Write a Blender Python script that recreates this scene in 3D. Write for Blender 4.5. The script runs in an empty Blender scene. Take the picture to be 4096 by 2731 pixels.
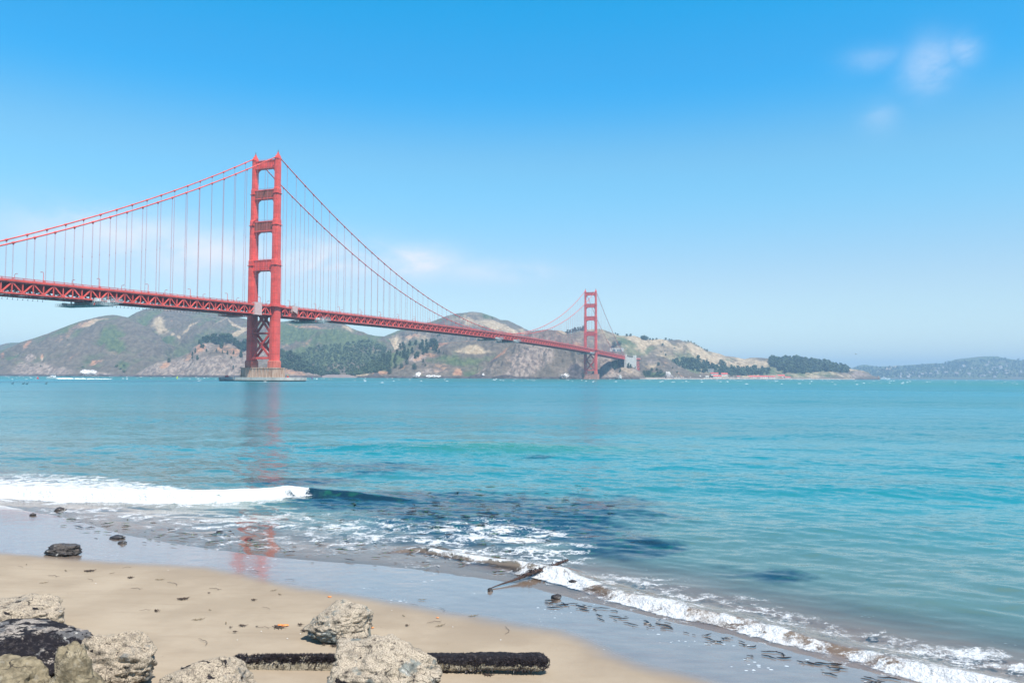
import bpy, math, random
import numpy as np
from mathutils import Vector, Matrix

random.seed(7)
RNG = np.random.default_rng(11)
scn = bpy.context.scene
col = scn.collection
R_ = math.radians

# ------------------------------------------------------------------ camera
H = 5.685
F_PX, CX, CY = 3099.3, 2048.0, 1365.5
PITCH, ROLL, YAW = 0.0453, 0.0048, 0.3582      # YAW: view axis west of the bridge axis
cam_d = bpy.data.cameras.new("camera")
cam_d.sensor_width = 36.0
cam_d.lens = F_PX / 4096 * 36.0
cam_d.clip_start = 0.1
cam_d.clip_end = 60000
cam = bpy.data.objects.new("camera", cam_d)
col.objects.link(cam)
C_F = Vector((0, math.cos(PITCH), math.sin(PITCH)))
_r = Vector((1, 0, 0)); _u = Vector((0, -math.sin(PITCH), math.cos(PITCH)))
C_R = _r * math.cos(ROLL) + _u * math.sin(ROLL)
C_U = _u * math.cos(ROLL) - _r * math.sin(ROLL)
cam.matrix_world = Matrix(((C_R.x, C_U.x, -C_F.x, 0), (C_R.y, C_U.y, -C_F.y, 0), (C_R.z, C_U.z, -C_F.z, H), (0, 0, 0, 1)))
scn.camera = cam

# ------------------------------------------------------------------ light
SUN = Vector((0.551 * math.cos(R_(60)), -0.834 * math.cos(R_(60)), math.sin(R_(60)))).normalized()
sd = bpy.data.lights.new("sun", 'SUN')
sd.energy = 4.2
sd.angle = R_(0.5)
sd.color = (1.0, 0.955, 0.89)
sun = bpy.data.objects.new("sun", sd)
col.objects.link(sun)
sun.rotation_euler = SUN.to_track_quat('Z', 'Y').to_euler()
sun.location = (0, -20, 60)
scn.view_settings.view_transform = 'Standard'
scn.view_settings.look = 'None'
scn.view_settings.exposure = 0.75
scn.view_settings.gamma = 1.0
HAZE_DENSITY = 1.30e-4

world = bpy.data.worlds.new("World")
scn.world = world
world.use_nodes = True


class NT:
    """small node-tree helper"""
    def __init__(s, tree):
        s.t = tree; tree.nodes.clear()
    def n(s, kind, props=None, **ins):
        nd = s.t.nodes.new(kind)
        for k, v in (props or {}).items():
            setattr(nd, k, v)
        for k, v in ins.items():
            s.set(nd, k, v)
        return nd
    def set(s, nd, k, v):
        if isinstance(k, str) and k.startswith('i') and k[1:].isdigit():
            sock = nd.inputs[int(k[1:])]
        else:
            sock = nd.inputs[k.replace('_', ' ')]
        if isinstance(v, bpy.types.NodeSocket):
            s.t.links.new(v, sock)
        elif isinstance(v, bpy.types.Node):
            s.t.links.new(v.outputs[0], sock)
        else:
            sock.default_value = v
    def math(s, op, a, b=0.0, c=None, clamp=False):
        nd = s.n('ShaderNodeMath', {'operation': op, 'use_clamp': clamp}, i0=a, i1=b)
        if c is not None:
            s.set(nd, 'i2', c)
        return nd.outputs[0]
    def ss(s, v, lo, hi, a=0.0, b=1.0):
        return s.n('ShaderNodeMapRange', {'interpolation_type': 'SMOOTHSTEP'}, Value=v, From_Min=lo, From_Max=hi, To_Min=a, To_Max=b).outputs[0]
    def lin(s, v, lo, hi, a=0.0, b=1.0):
        return s.n('ShaderNodeMapRange', {}, Value=v, From_Min=lo, From_Max=hi, To_Min=a, To_Max=b).outputs[0]
    def mix(s, f, a, b, mode='MIX'):
        nd = s.n('ShaderNodeMix', {'data_type': 'RGBA', 'blend_type': mode})
        s.set(nd, 'i0', f); s.set(nd, 'i6', a); s.set(nd, 'i7', b)
        return nd.outputs[2]
    def noise(s, vec, scale, detail=4.0, rough=0.55, dist=0.0):
        return s.n('ShaderNodeTexNoise', {}, Vector=vec, Scale=scale, Detail=detail, Roughness=rough, Distortion=dist).outputs[0]
    def mapv(s, vec, scale=(1, 1, 1), rot=(0, 0, 0), loc=(0, 0, 0)):
        return s.n('ShaderNodeMapping', {}, Vector=vec, Scale=scale, Rotation=rot, Location=loc).outputs[0]
    def attr(s, name):
        return s.n('ShaderNodeAttribute', {'attribute_name': name}).outputs['Fac']


def C4(r, g, b):
    return (r, g, b, 1.0)


w = NT(world.node_tree)
sky = w.n('ShaderNodeTexSky', {'sky_type': 'NISHITA', 'sun_disc': False, 'sun_elevation': math.asin(SUN.z),
                              'sun_rotation': math.atan2(SUN.x, SUN.y), 'altitude': 0.0, 'air_density': 1.0,
                              'dust_density': 0.2, 'ozone_density': 2.0})
wgeo = w.n('ShaderNodeTexCoord').outputs['Generated']
# clear-day colour balance of the sky by elevation
ramp = w.n('ShaderNodeValToRGB', {}, i0=w.n('ShaderNodeSeparateXYZ', {}, i0=wgeo).outputs[2])
ramp.color_ramp.interpolation = 'EASE'
SKY_BAL = [(0.0, (1.02, 1.08, 1.18)), (0.10, (1.06, 1.10, 1.08)), (0.254, (0.74, 1.35, 1.36)), (0.36, (0.16, 1.28, 1.62)), (0.45, (0.03, 1.36, 1.70)), (0.60, (0.95, 0.95, 0.98))]
els = ramp.color_ramp.elements
for i, (p_, c_) in enumerate(SKY_BAL):
    e_ = els[i] if i < 2 else els.new(p_)
    e_.position = p_; e_.color = [k / 2 for k in c_] + [1]
tint = w.mix(1.0, sky.outputs[0], w.mix(1.0, ramp.outputs[0], C4(2, 2, 2), 'MULTIPLY'), 'MULTIPLY')
# thin summer clouds, fixed by direction (infinitely far away)
cn = w.n('ShaderNodeSeparateXYZ', {}, i0=wgeo)
wn1 = w.noise(w.mapv(wgeo, (7, 7, 15)), 1.0, 8.0, 0.62, 0.4)
wn2 = w.noise(w.mapv(wgeo, (26, 26, 40)), 1.0, 6.0, 0.6, 0.2)


def dir_of(px, py):
    return (C_F + C_R * ((px - CX) / F_PX) - C_U * ((py - CY) / F_PX)).normalized()


def cloud_lobe(px, py, rx, ry):
    d = dir_of(px, py)
    az = math.atan2(d.x, d.y); el = math.asin(d.z)
    a = w.math('ARCTAN2', cn.outputs[0], cn.outputs[1])
    e = w.math('ARCSINE', cn.outputs[2])
    u = w.math('DIVIDE', w.math('SUBTRACT', a, az), rx / F_PX)
    v = w.math('DIVIDE', w.math('SUBTRACT', e, el), ry / F_PX)
    r2 = w.math('ADD', w.math('MULTIPLY', u, u), w.math('MULTIPLY', v, v))
    return w.math('POWER', 2.718, w.math('MULTIPLY', r2, -1.0))


CLOUDS = [(3720, 260, 85, 80, 0.42), (3850, 205, 55, 50, 0.36), (3480, 235, 110, 40, 0.20), (3520, 470, 60, 50, 0.16),
          (480, 950, 330, 95, 0.75), (820, 1020, 330, 90, 0.85), (1300, 1045, 280, 85, 0.95), (1660, 1050, 160, 58, 1.2), (1950, 1085, 300, 45, 0.5)]
csum = None
for (px, py, rx, ry, k) in CLOUDS:
    t_ = w.math('MULTIPLY', cloud_lobe(px, py, rx, ry), k)
    csum = t_ if csum is None else w.math('MAXIMUM', csum, t_)
cfac = w.math('MULTIPLY', csum, w.math('ADD', w.math('MULTIPLY', w.ss(wn1, 0.26, 0.58), 0.95), w.math('MULTIPLY', w.ss(wn2, 0.35, 0.7), 0.3)), clamp=True)
CLOUD_COL = (6.6, 6.9, 7.6)
skyc = w.mix(cfac, tint, C4(*CLOUD_COL))
bg = w.n('ShaderNodeBackground', {}, Color=skyc, Strength=0.085)
wo = w.n('ShaderNodeOutputWorld', {}, Surface=bg.outputs[0])

# ------------------------------------------------------------------ geometry helpers


def ray(px, py):
    d = C_F + C_R * ((px - CX) / F_PX) - C_U * ((py - CY) / F_PX)
    return d


def P(px, py, Y):
    """point of the place seen at photo pixel px,py and standing Y metres ahead"""
    d = ray(px, py)
    return Vector((0, 0, H)) + d * (Y / d.y)


def W(px, py, z=0.0):
    d = ray(px, py)
    return Vector((0, 0, H)) + d * ((z - H) / d.z)


RA = np.array([list(C_R), list(C_U), list(C_F)])


def proj(X):
    d = (X - np.array([0, 0, H])) @ RA.T
    return CX + F_PX * d[..., 0] / d[..., 2], CY - F_PX * d[..., 1] / d[..., 2]


S = 4096 / 2352.0


def Ws(sx, sy, z=0.0):
    return W(sx * S, sy * S, z)


def vnoise(x, y, z, seed=0):
    xi = np.floor(x).astype(np.int64); yi = np.floor(y).astype(np.int64); zi = np.floor(z).astype(np.int64)
    fx = x - xi; fy = y - yi; fz = z - zi
    fx = fx * fx * fx * (fx * (fx * 6 - 15) + 10); fy = fy * fy * fy * (fy * (fy * 6 - 15) + 10); fz = fz * fz * fz * (fz * (fz * 6 - 15) + 10)
    def h(a, b, c):
        n = (a * 374761393 + b * 668265263 + c * 1274126177 + seed * 974711) & 0xFFFFFFFF
        n = ((n ^ (n >> 13)) * 1103515245) & 0xFFFFFFFF
        n = ((n ^ (n >> 16)) * 2246822519) & 0xFFFFFFFF
        return ((n ^ (n >> 15)) & 0xFFFFFF) / float(0xFFFFFF)
    r = 0
    for dx in (0, 1):
        for dy in (0, 1):
            for dz in (0, 1):
                r = r + h(xi + dx, yi + dy, zi + dz) * (fx if dx else 1 - fx) * (fy if dy else 1 - fy) * (fz if dz else 1 - fz)
    return r * 2 - 1


def fbm(x, y, z=0.0, oct=5, seed=0, gain=0.5, lac=2.03, ridged=False):
    x = np.asarray(x, float); y = np.asarray(y, float); z = np.zeros_like(x) + z
    a = 1.0; s = 0.0; t = 0.0
    for i in range(oct):
        n = vnoise(x, y, z, seed + i * 17)
        if ridged:
            n = 1 - 2 * np.abs(n)
        s = s + a * n; t += a
        a *= gain; x = x * lac + 3.1; y = y * lac + 1.7; z = z * lac + 5.3
    return s / t


def sstep(x, lo, hi):
    t = np.clip((x - lo) / (hi - lo), 0, 1)
    return t * t * (3 - 2 * t)


def tag(o, label=None, cat=None, group=None, kind=None):
    if label: o['label'] = label
    if cat: o['category'] = cat
    if group: o['group'] = group
    if kind: o['kind'] = kind
    return o


def link(name, me, mats=None, parent=None):
    if mats is not None:
        for m in (mats if isinstance(mats, (list, tuple)) else [mats]):
            me.materials.append(m)
    o = bpy.data.objects.new(name, me)
    col.objects.link(o)
    if parent is not None:
        o.parent = parent
    return o


def np_mesh(name, V, Fq, smooth=True, attrs=None, mat_idx=None):
    """V (n,3), Fq (m,k) arrays -> mesh"""
    me = bpy.data.meshes.new(name)
    V = np.ascontiguousarray(V, np.float32); Fq = np.ascontiguousarray(Fq, np.int32)
    me.vertices.add(len(V)); me.vertices.foreach_set("co", V.ravel())
    k = Fq.shape[1]
    me.loops.add(Fq.size); me.loops.foreach_set("vertex_index", Fq.ravel())
    me.polygons.add(len(Fq)); me.polygons.foreach_set("loop_start", np.arange(0, Fq.size, k, dtype=np.int32))
    try:
        me.polygons.foreach_set("loop_total", np.full(len(Fq), k, np.int32))
    except Exception:
        pass
    me.polygons.foreach_set("use_smooth", np.full(len(Fq), smooth))
    if mat_idx is not None:
        me.polygons.foreach_set("material_index", np.ascontiguousarray(mat_idx, np.int32))
    for a, v in (attrs or {}).items():
        at = me.attributes.new(a, 'FLOAT', 'POINT')
        at.data.foreach_set("value", np.ascontiguousarray(v, np.float32).ravel())
    me.update(calc_edges=True)
    return me


def grid_faces(nr, nc, keep=None):
    i = np.arange(nr - 1)[:, None] * nc + np.arange(nc - 1)[None, :]
    f = np.stack([i, i + 1, i + nc + 1, i + nc], -1).reshape(-1, 4)
    return f if keep is None else f[keep.ravel()]


class MB:
    """collects boxes, beams, tubes and lofts, builds ONE mesh object"""
    def __init__(s):
        s.v = []; s.f = []; s.sm = []; s.mi = []; s.cur = 0
    def add(s, vs, fs, smooth=False):
        b = len(s.v)
        s.v.extend([tuple(p) for p in vs])
        for f in fs:
            s.f.append(tuple(i + b for i in f)); s.sm.append(smooth); s.mi.append(s.cur)
        return s
    def box(s, x0, x1, y0, y1, z0, z1):
        vs = [(x, y, z) for z in (z0, z1) for y in (y0, y1) for x in (x0, x1)]
        return s.add(vs, [(0, 2, 3, 1), (4, 5, 7, 6), (0, 1, 5, 4), (2, 6, 7, 3), (0, 4, 6, 2), (1, 3, 7, 5)])
    def beam(s, a, b, wd, ht=None, up=(0, 0, 1)):
        a = Vector(a); b = Vector(b); ht = ht or wd
        d = (b - a).normalized(); u = Vector(up)
        if abs(d.dot(u)) > 0.98: u = Vector((0, 1, 0))
        sd = d.cross(u).normalized() * wd / 2; u = sd.cross(d).normalized() * ht / 2
        vs = [p + x * sd + y * u for p in (a, b) for (x, y) in ((-1, -1), (1, -1), (1, 1), (-1, 1))]
        return s.add(vs, [(3, 2, 1, 0), (4, 5, 6, 7), (0, 1, 5, 4), (1, 2, 6, 5), (2, 3, 7, 6), (3, 0, 4, 7)])
    def tube(s, pts, rad, n=8, cap=True):
        pts = [Vector(p) for p in pts]
        rings = []
        for i, p in enumerate(pts):
            d = (pts[min(i + 1, len(pts) - 1)] - pts[max(i - 1, 0)]).normalized()
            ref = Vector((0, 0, 1)) if abs(d.z) < 0.95 else Vector((1, 0, 0))
            a = d.cross(ref).normalized(); b = a.cross(d)
            r = rad[i] if isinstance(rad, (list, tuple)) else rad
            rings.append([p + (a * math.cos(2 * math.pi * k / n) + b * math.sin(2 * math.pi * k / n)) * r for k in range(n)])
        vs = [q for rg in rings for q in rg]
        fs = [(i * n + k, i * n + (k + 1) % n, (i + 1) * n + (k + 1) % n, (i + 1) * n + k) for i in range(len(pts) - 1) for k in range(n)]
        s.add(vs, fs, n > 4)
        if cap:
            s.add(rings[0], [tuple(range(n))]); s.add(rings[-1], [tuple(reversed(range(n)))])
        return s
    def loft(s, rings, cap=True, smooth=False):
        n = len(rings[0])
        vs = [q for rg in rings for q in rg]
        fs = [(i * n + k, i * n + (k + 1) % n, (i + 1) * n + (k + 1) % n, (i + 1) * n + k) for i in range(len(rings) - 1) for k in range(n)]
        s.add(vs, fs, smooth)
        if cap:
            s.add(rings[0], [tuple(reversed(range(n)))]); s.add(rings[-1], [tuple(range(n))])
        return s
    def mesh(s, name):
        me = bpy.data.meshes.new(name)
        me.from_pydata(s.v, [], s.f)
        me.polygons.foreach_set("use_smooth", s.sm)
        me.polygons.foreach_set("material_index", s.mi)
        me.update()
        return me
    def build(s, name, mats, parent=None):
        return link(name, s.mesh(name), mats, parent)


def empty(name, loc=(0, 0, 0), rz=0.0, parent=None):
    o = bpy.data.objects.new(name, None)
    o.location = loc; o.rotation_euler = (0, 0, rz); o.empty_display_size = 0.5
    col.objects.link(o)
    if parent is not None: o.parent = parent
    return o


def copy_tree(o, parent=None):
    c = o.copy(); col.objects.link(c)
    if parent is not None: c.parent = parent
    for ch in list(o.children):
        copy_tree(ch, c)
    return c


# ------------------------------------------------------------------ materials
MATS = {}


def new_mat(name):
    m = bpy.data.materials.new(name); m.use_nodes = True
    MATS[name] = m
    return m, NT(m.node_tree)


def finish(nt, bsdf):
    nt.n('ShaderNodeOutputMaterial', {}, Surface=bsdf)


def plain(name, c, rough=0.6, var=0.15, scale=1.0, metal=0.0, spec=0.4, bump=0.0):
    m, t = new_mat(name)
    tc = t.n('ShaderNodeTexCoord').outputs['Object']
    n = t.noise(tc, scale, 6.0, 0.6)
    c2 = t.mix(t.ss(n, 0.3, 0.7), C4(*[k * (1 - var) for k in c]), C4(*[min(1, k * (1 + var)) for k in c]))
    b = t.n('ShaderNodeBsdfPrincipled', {}, Base_Color=c2, Roughness=rough, Metallic=metal, Specular_IOR_Level=spec)
    if bump:
        bp = t.n('ShaderNodeBump', {}, Strength=bump, Distance=0.1, Height=t.noise(tc, scale * 4, 5))
        t.set(b, 'Normal', bp.outputs[0])
    finish(t, b.outputs[0])
    return m


# orange bridge paint, weathered plate by plate
def bridge_paint(name, c, stain):
    m, t = new_mat(name)
    tc = t.n('ShaderNodeTexCoord').outputs['Object']
    n = t.noise(tc, 0.12, 6, 0.65)
    st = t.noise(t.mapv(tc, (0.9, 0.9, 0.06)), 1.0, 5, 0.6)
    cc = t.mix(t.ss(n, 0.3, 0.72), C4(c[0] * 0.78, c[1] * 0.80, c[2] * 0.80), C4(c[0] * 1.10, c[1] * 1.2, c[2] * 1.2))
    cc = t.mix(t.math('MULTIPLY', t.ss(st, 0.52, 0.75), stain), cc, C4(0.20, 0.075, 0.045))
    # plate seams of the cellular steelwork
    br = t.n('ShaderNodeSeparateXYZ', {}, i0=tc)
    zz = t.math('FRACT', t.math('DIVIDE', br.outputs[2], 6.7))
    seam = t.math('LESS_THAN', zz, 0.035)
    cc = t.mix(t.math('MULTIPLY', seam, 0.5), cc, C4(0.16, 0.03, 0.022))
    b = t.n('ShaderNodeBsdfPrincipled', {}, Base_Color=cc, Roughness=0.5, Specular_IOR_Level=0.4)
    finish(t, b.outputs[0])
    return m


ORANGE = bridge_paint("orange_paint", (0.80, 0.098, 0.072), 0.45)
ORANGE_D = bridge_paint("dark_orange_paint", (0.56, 0.060, 0.045), 0.5)  # deeper copy of the orange paint, mostly for members below the deck
STRUT_RUST = bridge_paint("rust_stained_paint", (0.34, 0.085, 0.055), 1.0)
FRESH = bridge_paint("pale_primer_paint", (0.60, 0.15, 0.10), 0.1)
ROPE = plain("suspender_rope", (0.42, 0.14, 0.15), 0.6, 0.1, 0.1)
ASPHALT = plain("asphalt", (0.06, 0.06, 0.06), 0.9, 0.2, 0.3)
CONC = plain("concrete", (0.42, 0.38, 0.33), 0.85, 0.25, 0.15, bump=0.2)
CONC_W = plain("pale_concrete", (0.55, 0.52, 0.46), 0.85, 0.2, 0.2)
GREYM = plain("galvanised_metal", (0.40, 0.47, 0.47), 0.5, 0.3, 0.3)
GREYD = plain("dark_grey_sheet", (0.10, 0.14, 0.15), 0.7, 0.3, 0.2)
WHITE = plain("white_paint", (0.80, 0.80, 0.78), 0.4, 0.06, 0.4)
TARP = plain("pinkish_white_tarpaulin", (0.62, 0.40, 0.36), 0.7, 0.12, 0.5)
BLACK = plain("black_rubber", (0.02, 0.02, 0.025), 0.5, 0.1, 1.0)
GLASS = plain("dark_glass", (0.02, 0.03, 0.04), 0.1, 0.1, 1.0, spec=0.8)
ROOFR = plain("red_roof_tile", (0.55, 0.10, 0.08), 0.8, 0.2, 0.2)
CREAM = plain("cream_wall", (0.72, 0.66, 0.56), 0.8, 0.08, 0.2)
REDP = plain("red_marker_paint", (0.60, 0.02, 0.03), 0.5, 0.1, 1.0)
YELP = plain("yellow_green_sail", (0.60, 0.72, 0.08), 0.6, 0.1, 1.0)
PURP = plain("purple_sail", (0.22, 0.10, 0.28), 0.6, 0.1, 1.0)
SKIN = plain("wetsuit_black", (0.02, 0.02, 0.03), 0.6, 0.1, 1.0)
DKWOOD = plain("dark_pier_timber", (0.05, 0.045, 0.04), 0.9, 0.3, 0.5)

# foliage
def foliage(name, a, b):
    m, t = new_mat(name)
    geo = t.n('ShaderNodeNewGeometry')
    n = t.noise(geo.outputs['Position'], 0.16, 3, 0.6)
    ri = t.n('ShaderNodeObjectInfo').outputs['Random']
    f = t.math('ADD', t.ss(n, 0.35, 0.65), t.math('MULTIPLY', t.math('SUBTRACT', ri, 0.5), 0.5), clamp=True)
    d = t.n('ShaderNodeBsdfPrincipled', {}, Base_Color=t.mix(f, C4(*a), C4(*b)), Roughness=0.75, Specular_IOR_Level=0.2)
    finish(t, d.outputs[0])
    return m


LEAF = foliage("conifer_foliage", (0.040, 0.068, 0.042), (0.075, 0.112, 0.058))
LEAF2 = foliage("broadleaf_foliage", (0.070, 0.105, 0.052), (0.120, 0.160, 0.075))
BARK = plain("bark", (0.16, 0.12, 0.10), 0.9, 0.2, 0.5)

# hills: colour by what grows or lies there, plus painted cave shade (attributes), broken up by noise
def hill_material():
    m, t = new_mat("headland_ground")
    geo = t.n('ShaderNodeNewGeometry')
    pos = geo.outputs['Position']
    nb = t.noise(t.mapv(pos, (0.012, 0.006, 0.02)), 1.0, 8, 0.62)
    nf = t.noise(t.mapv(pos, (0.07, 0.04, 0.09)), 1.0, 8, 0.68)
    nff = t.noise(pos, 0.22, 5, 0.7)
    def th(a, k=0.5, w_=0.22, n=nb):
        return t.ss(t.math('ADD', t.attr(a), t.math('MULTIPLY', t.math('SUBTRACT', n, 0.5), 1.3)), k - w_, k + w_)
    scrub = t.mix(t.ss(nf, 0.36, 0.64), C4(0.098, 0.080, 0.064), C4(0.170, 0.140, 0.108))
    green = t.mix(t.ss(nf, 0.38, 0.62), C4(0.058, 0.086, 0.040), C4(0.120, 0.148, 0.066))
    dry = t.mix(t.ss(nf, 0.38, 0.62), C4(0.30, 0.225, 0.14), C4(0.50, 0.40, 0.27))
    rock = t.mix(t.ss(t.noise(t.mapv(pos, (0.10, 0.05, 0.05), (0.0, 0.7, 0.3)), 1.0, 8, 0.7), 0.4, 0.6), C4(0.15, 0.115, 0.10), C4(0.34, 0.27, 0.22))
    ochre = t.mix(t.ss(nf, 0.35, 0.65), C4(0.30, 0.13, 0.085), C4(0.48, 0.27, 0.15))
    white = t.mix(t.ss(nff, 0.40, 0.52), C4(0.12, 0.10, 0.09), C4(0.82, 0.81, 0.78))
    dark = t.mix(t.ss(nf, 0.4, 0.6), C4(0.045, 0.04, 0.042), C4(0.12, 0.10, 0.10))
    c = t.mix(th('green'), scrub, green)
    c = t.mix(th('dry'), c, dry)
    c = t.mix(th('rock', 0.5, 0.15), c, rock)
    c = t.mix(t.math('MULTIPLY', th('ochre', 0.55, 0.26, nf), 0.8), c, ochre)
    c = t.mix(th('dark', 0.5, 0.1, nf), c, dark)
    c = t.mix(th('white', 0.5, 0.05, nff), c, white)
    # shrubs and stones as fine speckle
    c = t.mix(t.math('MULTIPLY', t.ss(nff, 0.56, 0.66), 0.45), c, C4(0.055, 0.065, 0.042))
    bp = t.n('ShaderNodeBump', {}, Strength=0.9, Distance=5.0, Height=t.math('ADD', nf, t.math('MULTIPLY', nff, 0.35)))
    b = t.n('ShaderNodeBsdfPrincipled', {}, Base_Color=c, Roughness=0.95, Specular_IOR_Level=0.1, Normal=bp.outputs[0])
    finish(t, b.outputs[0])
    return m


HILL = hill_material()
# ------------------------------------------------------------------ shore layout
WATERLINE = [(-400, 330), (-60, 61)] + [tuple(Ws(*q)[:2]) for q in
             [(0, 1160), (150, 1188), (300, 1228), (500, 1262), (700, 1285), (900, 1300), (1100, 1326), (1200, 1340), (1300, 1368), (1450, 1402), (1600, 1440), (1800, 1490), (2000, 1545)]] + [(8.6, 14.0), (16, 9), (60, -18), (400, -200)]
WL = np.array([(p[0], p[1]) for p in WATERLINE])


def sdist(x, y, L):
    """signed distance to polyline, positive on the sea side"""
    best = np.full(np.shape(x), 1e18); sg = np.ones(np.shape(x))
    for i in range(len(L) - 1):
        ax, ay = L[i]; bx, by = L[i + 1]
        dx, dy = bx - ax, by - ay
        t = np.clip(((x - ax) * dx + (y - ay) * dy) / (dx * dx + dy * dy), 0, 1)
        qx, qy = x - ax - t * dx, y - ay - t * dy
        d2 = qx * qx + qy * qy
        cr = dx * qy - dy * qx
        m = d2 < best
        best = np.where(m, d2, best); sg = np.where(m, np.sign(cr), sg)
    return np.sqrt(best) * np.where(sg == 0, 1, sg)


def sand_z(d):
    """height of the sand at signed distance d from the waterline (sea positive)"""
    land = np.maximum(-d, 0)
    z = np.where(d > 0, -0.05 * d, 0.042 * np.minimum(land, 16) + 0.06 * np.clip(land - 16, 0, 50))
    return np.maximum(z, -2.5)


def Sd(sx, sy, lift=0.0):
    """point of the beach seen at (sx, sy)"""
    z = 0.3
    for i in range(25):
        p = Ws(sx, sy, z)
        z = float(sand_z(sdist(np.array([p.x]), np.array([p.y]), WL))[0])
    p = Ws(sx, sy, z)
    return Vector((p.x, p.y, z + lift))


SWASH = [(-400, 322), (-62, 52)] + [tuple(Sd(*q)[:2]) for q in
         [(0, 1268), (140, 1281), (300, 1291), (480, 1302), (600, 1326), (700, 1352), (850, 1372), (1000, 1400), (1150, 1430), (1280, 1450), (1350, 1480), (1390, 1506), (1470, 1532), (1620, 1566)]] + [(6.2, 11.5), (14, 5.5), (60, -22), (400, -204)]
SW = np.array([(p[0], p[1]) for p in SWASH])

# ---- sand sheet
az = np.concatenate([np.linspace(-180, -46, 40)[:-1], np.linspace(-46, 46, 460), np.linspace(46, 180, 40)[1:]]) * math.pi / 180
rr = np.concatenate([[0.02], np.geomspace(1.0, 9, 14)[:-1], np.geomspace(9, 60, 420), np.geomspace(60, 12000, 40)[1:]])
A_, R2 = np.meshgrid(az, rr)
X = R2 * np.sin(A_); Y = R2 * np.cos(A_)
d2 = sdist(X, Y, WL)
ds = sdist(X, Y, SW)
Z = sand_z(d2)
near = np.clip(1 - R2 / 80, 0, 1)
Z = Z + near * (0.035 * fbm(X * 0.35, Y * 0.35, 0, 4, 5) * sstep(-ds, 0.3, 4) + 0.006 * fbm(X * 2.2, Y * 3.5, 0, 4, 9))
edge = ds + 0.25 * fbm(X * 0.6, Y * 0.6, 0, 4, 21)
wet = sstep(edge, -0.55, 0.40)
damp = sstep(edge, -2.2, 0.3)
sand_me = np_mesh("sand", np.stack([X, Y, Z], -1).reshape(-1, 3), grid_faces(*X.shape), True, {'wet': wet, 'damp': damp, 'under': sstep(d2, 0.3, 2.5)})
m, t = new_mat("beach_sand")
pos = t.n('ShaderNodeNewGeometry').outputs['Position']
n1 = t.noise(pos, 0.5, 8, 0.6); n2 = t.noise(pos, 55.0, 4, 0.7); n3 = t.noise(t.mapv(pos, (1.0, 3.0, 1.0), (0, 0, -0.35)), 1.1, 6, 0.6)
dryc = t.mix(t.ss(n1, 0.35, 0.66), C4(0.305, 0.245, 0.176), C4(0.365, 0.298, 0.218))
dryc = t.mix(t.math('MULTIPLY', t.ss(n3, 0.5, 0.75), 0.30), dryc, C4(0.26, 0.20, 0.138))
dryc = t.mix(t.math('MULTIPLY', t.ss(n2, 0.58, 0.75), 0.35), dryc, C4(0.17, 0.14, 0.11))
spk = t.n('ShaderNodeTexVoronoi', {}, Vector=t.mapv(pos, (1.0, 1.6, 1)), Scale=3.2)
spm = t.math('MULTIPLY', t.math('LESS_THAN', spk.outputs['Distance'], t.math('MULTIPLY', t.n('ShaderNodeSeparateXYZ', {}, i0=spk.outputs['Color']).outputs[0], 0.055)), 0.75)
dryc = t.mix(spm, dryc, C4(0.07, 0.05, 0.035))
rip = t.noise(t.mapv(pos, (0.35, 2.6, 1), (0, 0, 0.50)), 1.0, 5, 0.6, 0.5)
dryc = t.mix(t.ss(rip, 0.50, 0.72, 0, 0.32), dryc, C4(0.25, 0.195, 0.135))
dampc = t.mix(t.ss(n1, 0.3, 0.7), C4(0.24, 0.19, 0.140), C4(0.28, 0.225, 0.165))
wetc = t.mix(t.ss(n3, 0.3, 0.7), C4(0.185, 0.145, 0.118), C4(0.235, 0.185, 0.15))
cc = t.mix(t.math('MULTIPLY', t.attr('damp'), 0.75), dryc, dampc)
cc = t.mix(t.attr('wet'), cc, wetc)
# bubbles left by the last wave on the wet sand
fk = t.n('ShaderNodeTexVoronoi', {}, Vector=t.mapv(pos, (1.0, 1.7, 1)), Scale=5.5)
fkr = t.math('MULTIPLY', t.math('MULTIPLY', t.ss(t.noise(t.mapv(pos, (0.5, 1.2, 1), (0, 0, 0.5)), 1.0, 4, 0.6), 0.48, 0.66), t.attr('wet')), 0.30)
fkm = t.math('LESS_THAN', fk.outputs['Distance'], t.math('MULTIPLY', t.n('ShaderNodeSeparateXYZ', {}, i0=fk.outputs['Color']).outputs[0], fkr))
cc = t.mix(fkm, cc, C4(0.72, 0.73, 0.74))
bp = t.n('ShaderNodeBump', {}, Strength=t.lin(t.attr('wet'), 0, 1, 0.5, 0.16), Distance=0.012, Height=t.math('ADD', n2, t.noise(pos, 9.0, 4)))
b = t.n('ShaderNodeBsdfPrincipled', {}, Base_Color=cc, Roughness=t.math('MAXIMUM', t.lin(t.attr('wet'), 0, 1, 0.9, 0.10), t.math('MULTIPLY', t.attr('under'), 0.8)), Specular_IOR_Level=t.lin(t.attr('wet'), 0, 1, 0.15, 0.5), Normal=bp.outputs[0], Coat_Weight=t.math('MULTIPLY', t.attr('wet'), t.math('SUBTRACT', 1.0, t.attr('under'))), Coat_Roughness=0.10, Coat_IOR=1.33)
finish(t, b.outputs[0])
tag(link("beach_sand", sand_me, m), kind='structure')

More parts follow.
